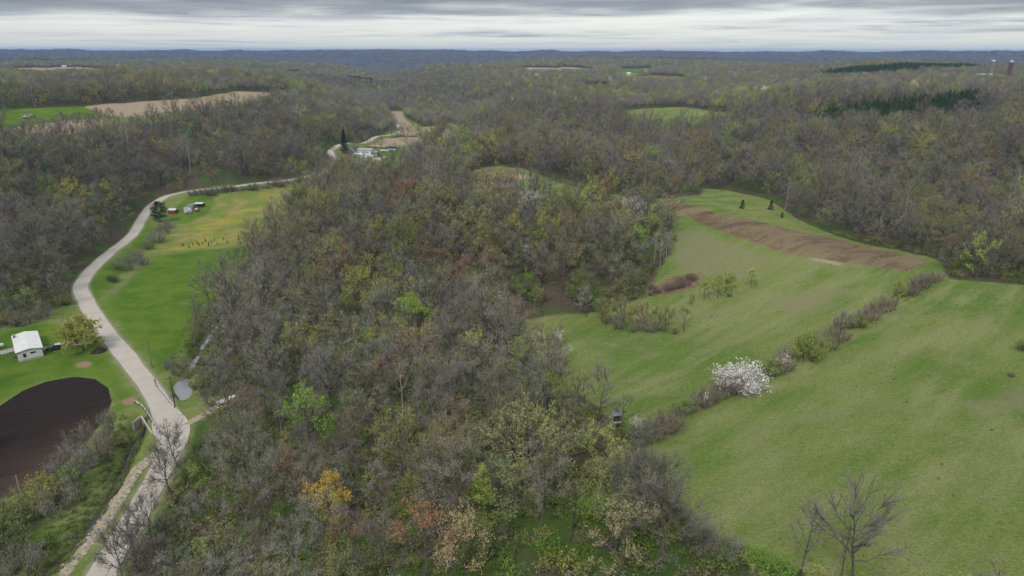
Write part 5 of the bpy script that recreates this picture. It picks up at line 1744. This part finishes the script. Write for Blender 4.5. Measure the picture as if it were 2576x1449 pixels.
e = empty('carport', (q.x, q.y, hz(q.x, q.y)), rz2)
MB().add([(-2.3, -2.2, 2.5), (2.3, -2.2, 2.3), (2.3, 2.2, 2.3), (-2.3, 2.2, 2.5), (-2.3, -2.2, 2.6), (2.3, -2.2, 2.4), (2.3, 2.2, 2.4), (-2.3, 2.2, 2.6)], [(3, 2, 1, 0), (4, 5, 6, 7), (0, 1, 5, 4), (1, 2, 6, 5), (2, 3, 7, 6), (3, 0, 4, 7)]).obj('roof', P_WHITE, e)
for a in (-2.1, 2.1):
    for b in (-2, 2):
        MB().tube([(a, b, -.3), (a, b, 2.42 - a * .04)], .06, 6).obj('post', P_WOOD, e)
MB().box(-2.2, 2.2, 2.05, 2.12, 0, 2.3).obj('back_wall', P_DARK, e)
tag(e, 'white-roofed carport leaning beside the mobile home', 'carport')
q = Vector((loc[0], loc[1], 0)) + Matrix.Rotation(rz2, 3, 'Z') @ Vector((4.6, 1.6, 0))
vehicle('parked_car', (q.x, q.y, hz(q.x, q.y)), rz2 + R(100), 'red', 'dull red car parked in front of the carport', 'car', 4.3, 'silver')
q = Vector((loc[0], loc[1], 0)) + Matrix.Rotation(rz2, 3, 'Z') @ Vector((1.0, -1.9, 0))
vehicle('parked_car', (q.x, q.y, hz(q.x, q.y)), rz2 + R(175), 'grey', 'grey car parked at the near end of the mobile home', 'car', 4.4, 'grey')


# --- farmyard down the valley
def Z3(a, b):
    return S(1000 + a / 10.06, 380 + b / 10.06)


def farm(name, a, b, rz, w, l, hw, rise, mw, mr, label, **k):
    gx, gy, gz = G(*Z3(a, b))
    return gable(name, (gx, gy, gz), R(rz), w, l, hw, rise, mw, mr, label, 'building', **k)


farm('old_shed', 485, 825, 8, 6.0, 8, 3.0, 2.6, P_WOOD, P_GREYROOF, 'old weathered gabled shed beside the spruce', over=.3, doors=(('f', 0, 1.6, 2.0),))
farm('farm_building', 1010, 815, 80, 11, 12.5, 3.2, 1.3, P_WHITE, P_MGREY, 'long white farm building with pale roof in the farmyard', windows=(('l', -3, 1, 1, 1), ('l', 2, 1, 1, 1)), doors=(('f', 0, 2.6, 2.6),))
farm('grey_shed', 1205, 862, 84, 7, 9, 2.6, .5, P_GREYROOF, P_MGREY, 'low grey flat-roofed shed beside the white farm building', doors=(('l', 0, 2.0, 2.0),))
farm('pole_barn', 960, 1040, -25, 8.5, 9, 3.4, 2.4, P_LGREY, P_ROOFW, 'grey gabled barn with pale metal roof at the farmyard front', doors=(('f', 0, 2.4, 2.6),))
farm('lean_to_shed', 880, 1120, -25, 7.5, 6, 2.4, .9, P_LGREY, P_ROOFW, 'low shed with pale roof in front of the grey barn')
farm('small_cabin', 565, 868, 12, 3.6, 4, 2.0, 1.2, P_WHITE, P_WOOD, 'tiny gabled outbuilding between spruce and farmyard')
farm('hoop_house', 1370, 1050, 84, 4.5, 8.5, 1.6, 1.2, P_LGREY, P_LGREY, 'pale low greenhouse at the near edge of the farmyard')
farm('machine_shed', 800, 905, 70, 5, 9, 2.0, .8, P_LGREY, P_ROOFW, 'long low white-roofed shed along the farm track')
gx, gy, gz = G(*Z3(603, 795))
o = MB().lathe([(1.2, -.1), (1.5, .5), (1.4, 1.4), (.9, 2.1), (.2, 2.4)], 14).obj('white_tank', P_WHITE, None, (gx, gy, gz), smooth=True)
tag(o, 'round white tank on the farmyard grass near the old shed', 'tank')
for k, (a, b, rz, c_n, sh, lb) in enumerate([(1140, 905, 150, 'white', 'car', 'white car in the middle of the farmyard'), (1265, 890, 160, 'white', 'pickup', 'white pickup in front of the grey shed'), (1125, 952, 170, 'silver', 'car', 'silver car behind the grey barn'), (1420, 900, 20, 'black', 'car', 'dark car at the end of the farmyard row'), (1570, 960, 80, 'white', 'pickup_cap', 'white truck by the farmyard trees'), (800, 825, 30, 'white', 'car', 'white car beside the long white building')]):
    gx, gy, gz = G(*Z3(a, b))
    vehicle('farm_vehicle', (gx, gy, gz), R(rz), c_n, lb, sh, 4.8)
for a, b, rz, lb in [(1535, 770, 5, 'pale boat-shaped trailer on the farmyard lawn'), (1770, 740, -10, 'white trailer at the back corner of the farmyard lawn')]:
    gx, gy, gz = G(*Z3(a, b))
    e = empty('farm_trailer', (gx, gy, gz), R(rz))
    MB().prism([(-3.4, .9), (-3.6, 1.8), (3.0, 1.8), (3.7, 1.3), (3.4, .9)], -1, 1).obj('bed', P_WHITE, e)
    for q in (-.5, .6):
        for s in (-1, 1):
            MB().tube([(q - .6, s * .95 - .1, .42), (q - .6, s * .95 + .1, .42)], .42, 10).obj('wheel', P_RUBBER, e)
    MB().tube([(3.3, 0, 1.0), (4.6, 0, .5)], .06, 6).obj('tongue', P_STEEL, e)
    tag(e, lb, 'trailer')


# --- farmstead with silos on the far ridge
def Z5(a, b):
    return S(2850 + a / 11.59, 130 + b / 11.59)


def far_spot(px, py, dist):
    d = ray(px, py); k = dist / math.hypot(d[0], d[1])
    return d[0] * k, d[1] * k


def silo(px, py_top, dist, h, r, m, label):
    gx, gy = far_spot(px, py_top, dist)
    ztop = CAM_Z + ray(px, py_top)[2] * dist / math.hypot(*ray(px, py_top)[:2])
    gz = hz(gx, gy)
    h = max(h, ztop - gz)
    e = empty('silo', (gx, gy, gz))
    MB().lathe([(r, -1), (r, h - r)], 18).obj('barrel', m, e)
    MB().lathe([(r * 1.04, h - r), (r * .95, h - r * .6), (r * .7, h - r * .25), (r * .3, h - .05), (.05, h)], 18).obj('dome', P_LGREY, e, smooth=True)
    MB().tube([(r + .35, 0, 0), (r + .35, 0, h - r)], .35, 6).obj('chute', P_LGREY, e)
    tag(e, label, 'silo')
    return gz


DIST = 1350.0
silo(*Z5(1530, 540), DIST, 20, 3.1, plain('olive_silo', (.20, .20, .14), .8), 'tall pale-domed silo beside the white barn on the ridge')
silo(*Z5(2170, 560), DIST, 20, 3.1, plain('brown_silo', (.13, .085, .075), .8), 'tall dark brown silo standing apart on the ridge')
for a, dist, rz, w_, l_, hw_2, rs, mw, mr, lb in [(1690, DIST - 20, 20, 9, 15, 7, 4, P_WHITE, P_WHITE, 'white gambrel barn between the two silos'), (1190, DIST - 10, 85, 9, 26, 8, 3, P_LGREY, P_ROOFW, 'long low barn with white roof left of the silos'), (1000, DIST - 60, 85, 6, 14, 7, 2, P_LGREY, P_ROOFW, 'smaller shed below the long low ridge barn')]:
    gx, gy = far_spot(*Z5(a, 850), dist)
    gable('ridge_barn', (gx, gy, hz(gx, gy)), R(rz), w_, l_, hw_2, rs, mw, mr, lb, 'barn', over=.4, windows=(('f', 0, 3, 1, 1),))

# --- scattered far farm buildings
for k, (sx, sy, dist, w_, l_, lb) in enumerate([(62, 171, 2400, 12, 30, 'white barn far off in the tan field on the horizon plateau'), (40, 172, 2380, 9, 14, 'small pale building left of the far white barn'), (188, 175, 2300, 9, 14, 'pale farmhouse on the distant plateau'), (188, 204, 1300, 9, 11, 'small house behind the distant tan field'), (435, 179, 2100, 10, 24, 'low white building alone in the far woods'),
                                                (1542, 190, 2000, 9, 14, 'white farmhouse beyond the valley gap'), (1525, 189, 2050, 8, 12, 'smaller pale building beside the farmhouse beyond the gap'), (1768, 199, 1700, 9, 14, 'pale farmhouse at the edge of the far tan field'), (1800, 200, 1680, 8, 12, 'grey barn near the far tan field'), (1888, 201, 1650, 9, 12, 'light farmhouse above the far green field'), (2149, 200, 1600, 9, 20, 'long white shed in the far right woods'), (1948, 245, 1000, 7, 8, 'small white domed shed among trees below the far brown field')]):
    gx, gy = far_spot(*S(sx, sy), dist)
    zt = CAM_Z + ray(*S(sx, sy))[2] * dist / math.hypot(*ray(*S(sx, sy))[:2])
    gz = hz(gx, gy)
    gable('far_farmhouse', (gx, gy, gz), R(60 + 25 * (k % 3)), w_ * .75, l_ * .7, max(3.0, min(4.5, zt - gz)), 1.8, P_WHITE, (P_ROOFW, P_WHITE, P_LGREY)[k % 3], lb, 'building', windows=(('f', 0, 1.5, 1.2, 1.2), ('l', 0, 1.5, 1.2, 1.2)))
for k, (sx, sy, lb) in enumerate([(80, 358, 'pale farm implement parked in the ridge-top green field'), (98, 355, 'darker farm implement behind the pale one in the ridge field')]):
    gx, gy, gz = G(*S(sx, sy))
    e = empty('farm_implement', (gx, gy, gz), R(20 + 40 * k))
    MB().box(-2.5, 2.5, -.8, .8, .7, 1.5).obj('frame', (P_LGREY, P_GREYROOF)[k], e)
    MB().prism([(-1.2, 1.5), (-1.0, 2.4), (.4, 2.3), (.8, 1.5)], -.6, .6).obj('hopper', P_LGREY, e)
    for q in (-1.4, 1.4):
        for s in (-1, 1):
            MB().tube([(q, s * .95 - .12, .5), (q, s * .95 + .12, .5)], .5, 10).obj('wheel', P_RUBBER, e)
    tag(e, lb, 'farm implement')

# --- line of bare trees on the ridge field edge
for k, px in enumerate((62, 80, 108, 118, 150, 165, 178, 196, 208, 226, 240, 252, 268, 282)):
    put('fence_row_tree', FORK if k % 2 else BARE[k % 6], px, 352 - (px - 60) * .155, .8 + .1 * (k % 3), (.24, .19, .165), 'bare red-brown tree in the fence row across the ridge fields', 'tree', 'fence row trees on the ridge')


# ------------------------------------------------------------------ air
hb = MB().box(-14800, 14800, -14800, 14800, -75, 112)
hm = bpy.data.materials.new('haze')
hm.use_nodes = True
t = NT(hm.node_tree)
pv = t.n('ShaderNodeVolumePrincipled', {'Color': (0.40, 0.60, 1.0, 1), 'Density': 7.5e-5})
out = t.n('ShaderNodeOutputMaterial')
t.t.links.new(pv.outputs[0], out.inputs['Volume'])
ho = hb.obj('haze', hm)
tag(ho, 'thin blue haze hanging over the valleys', 'haze', kind='stuff')
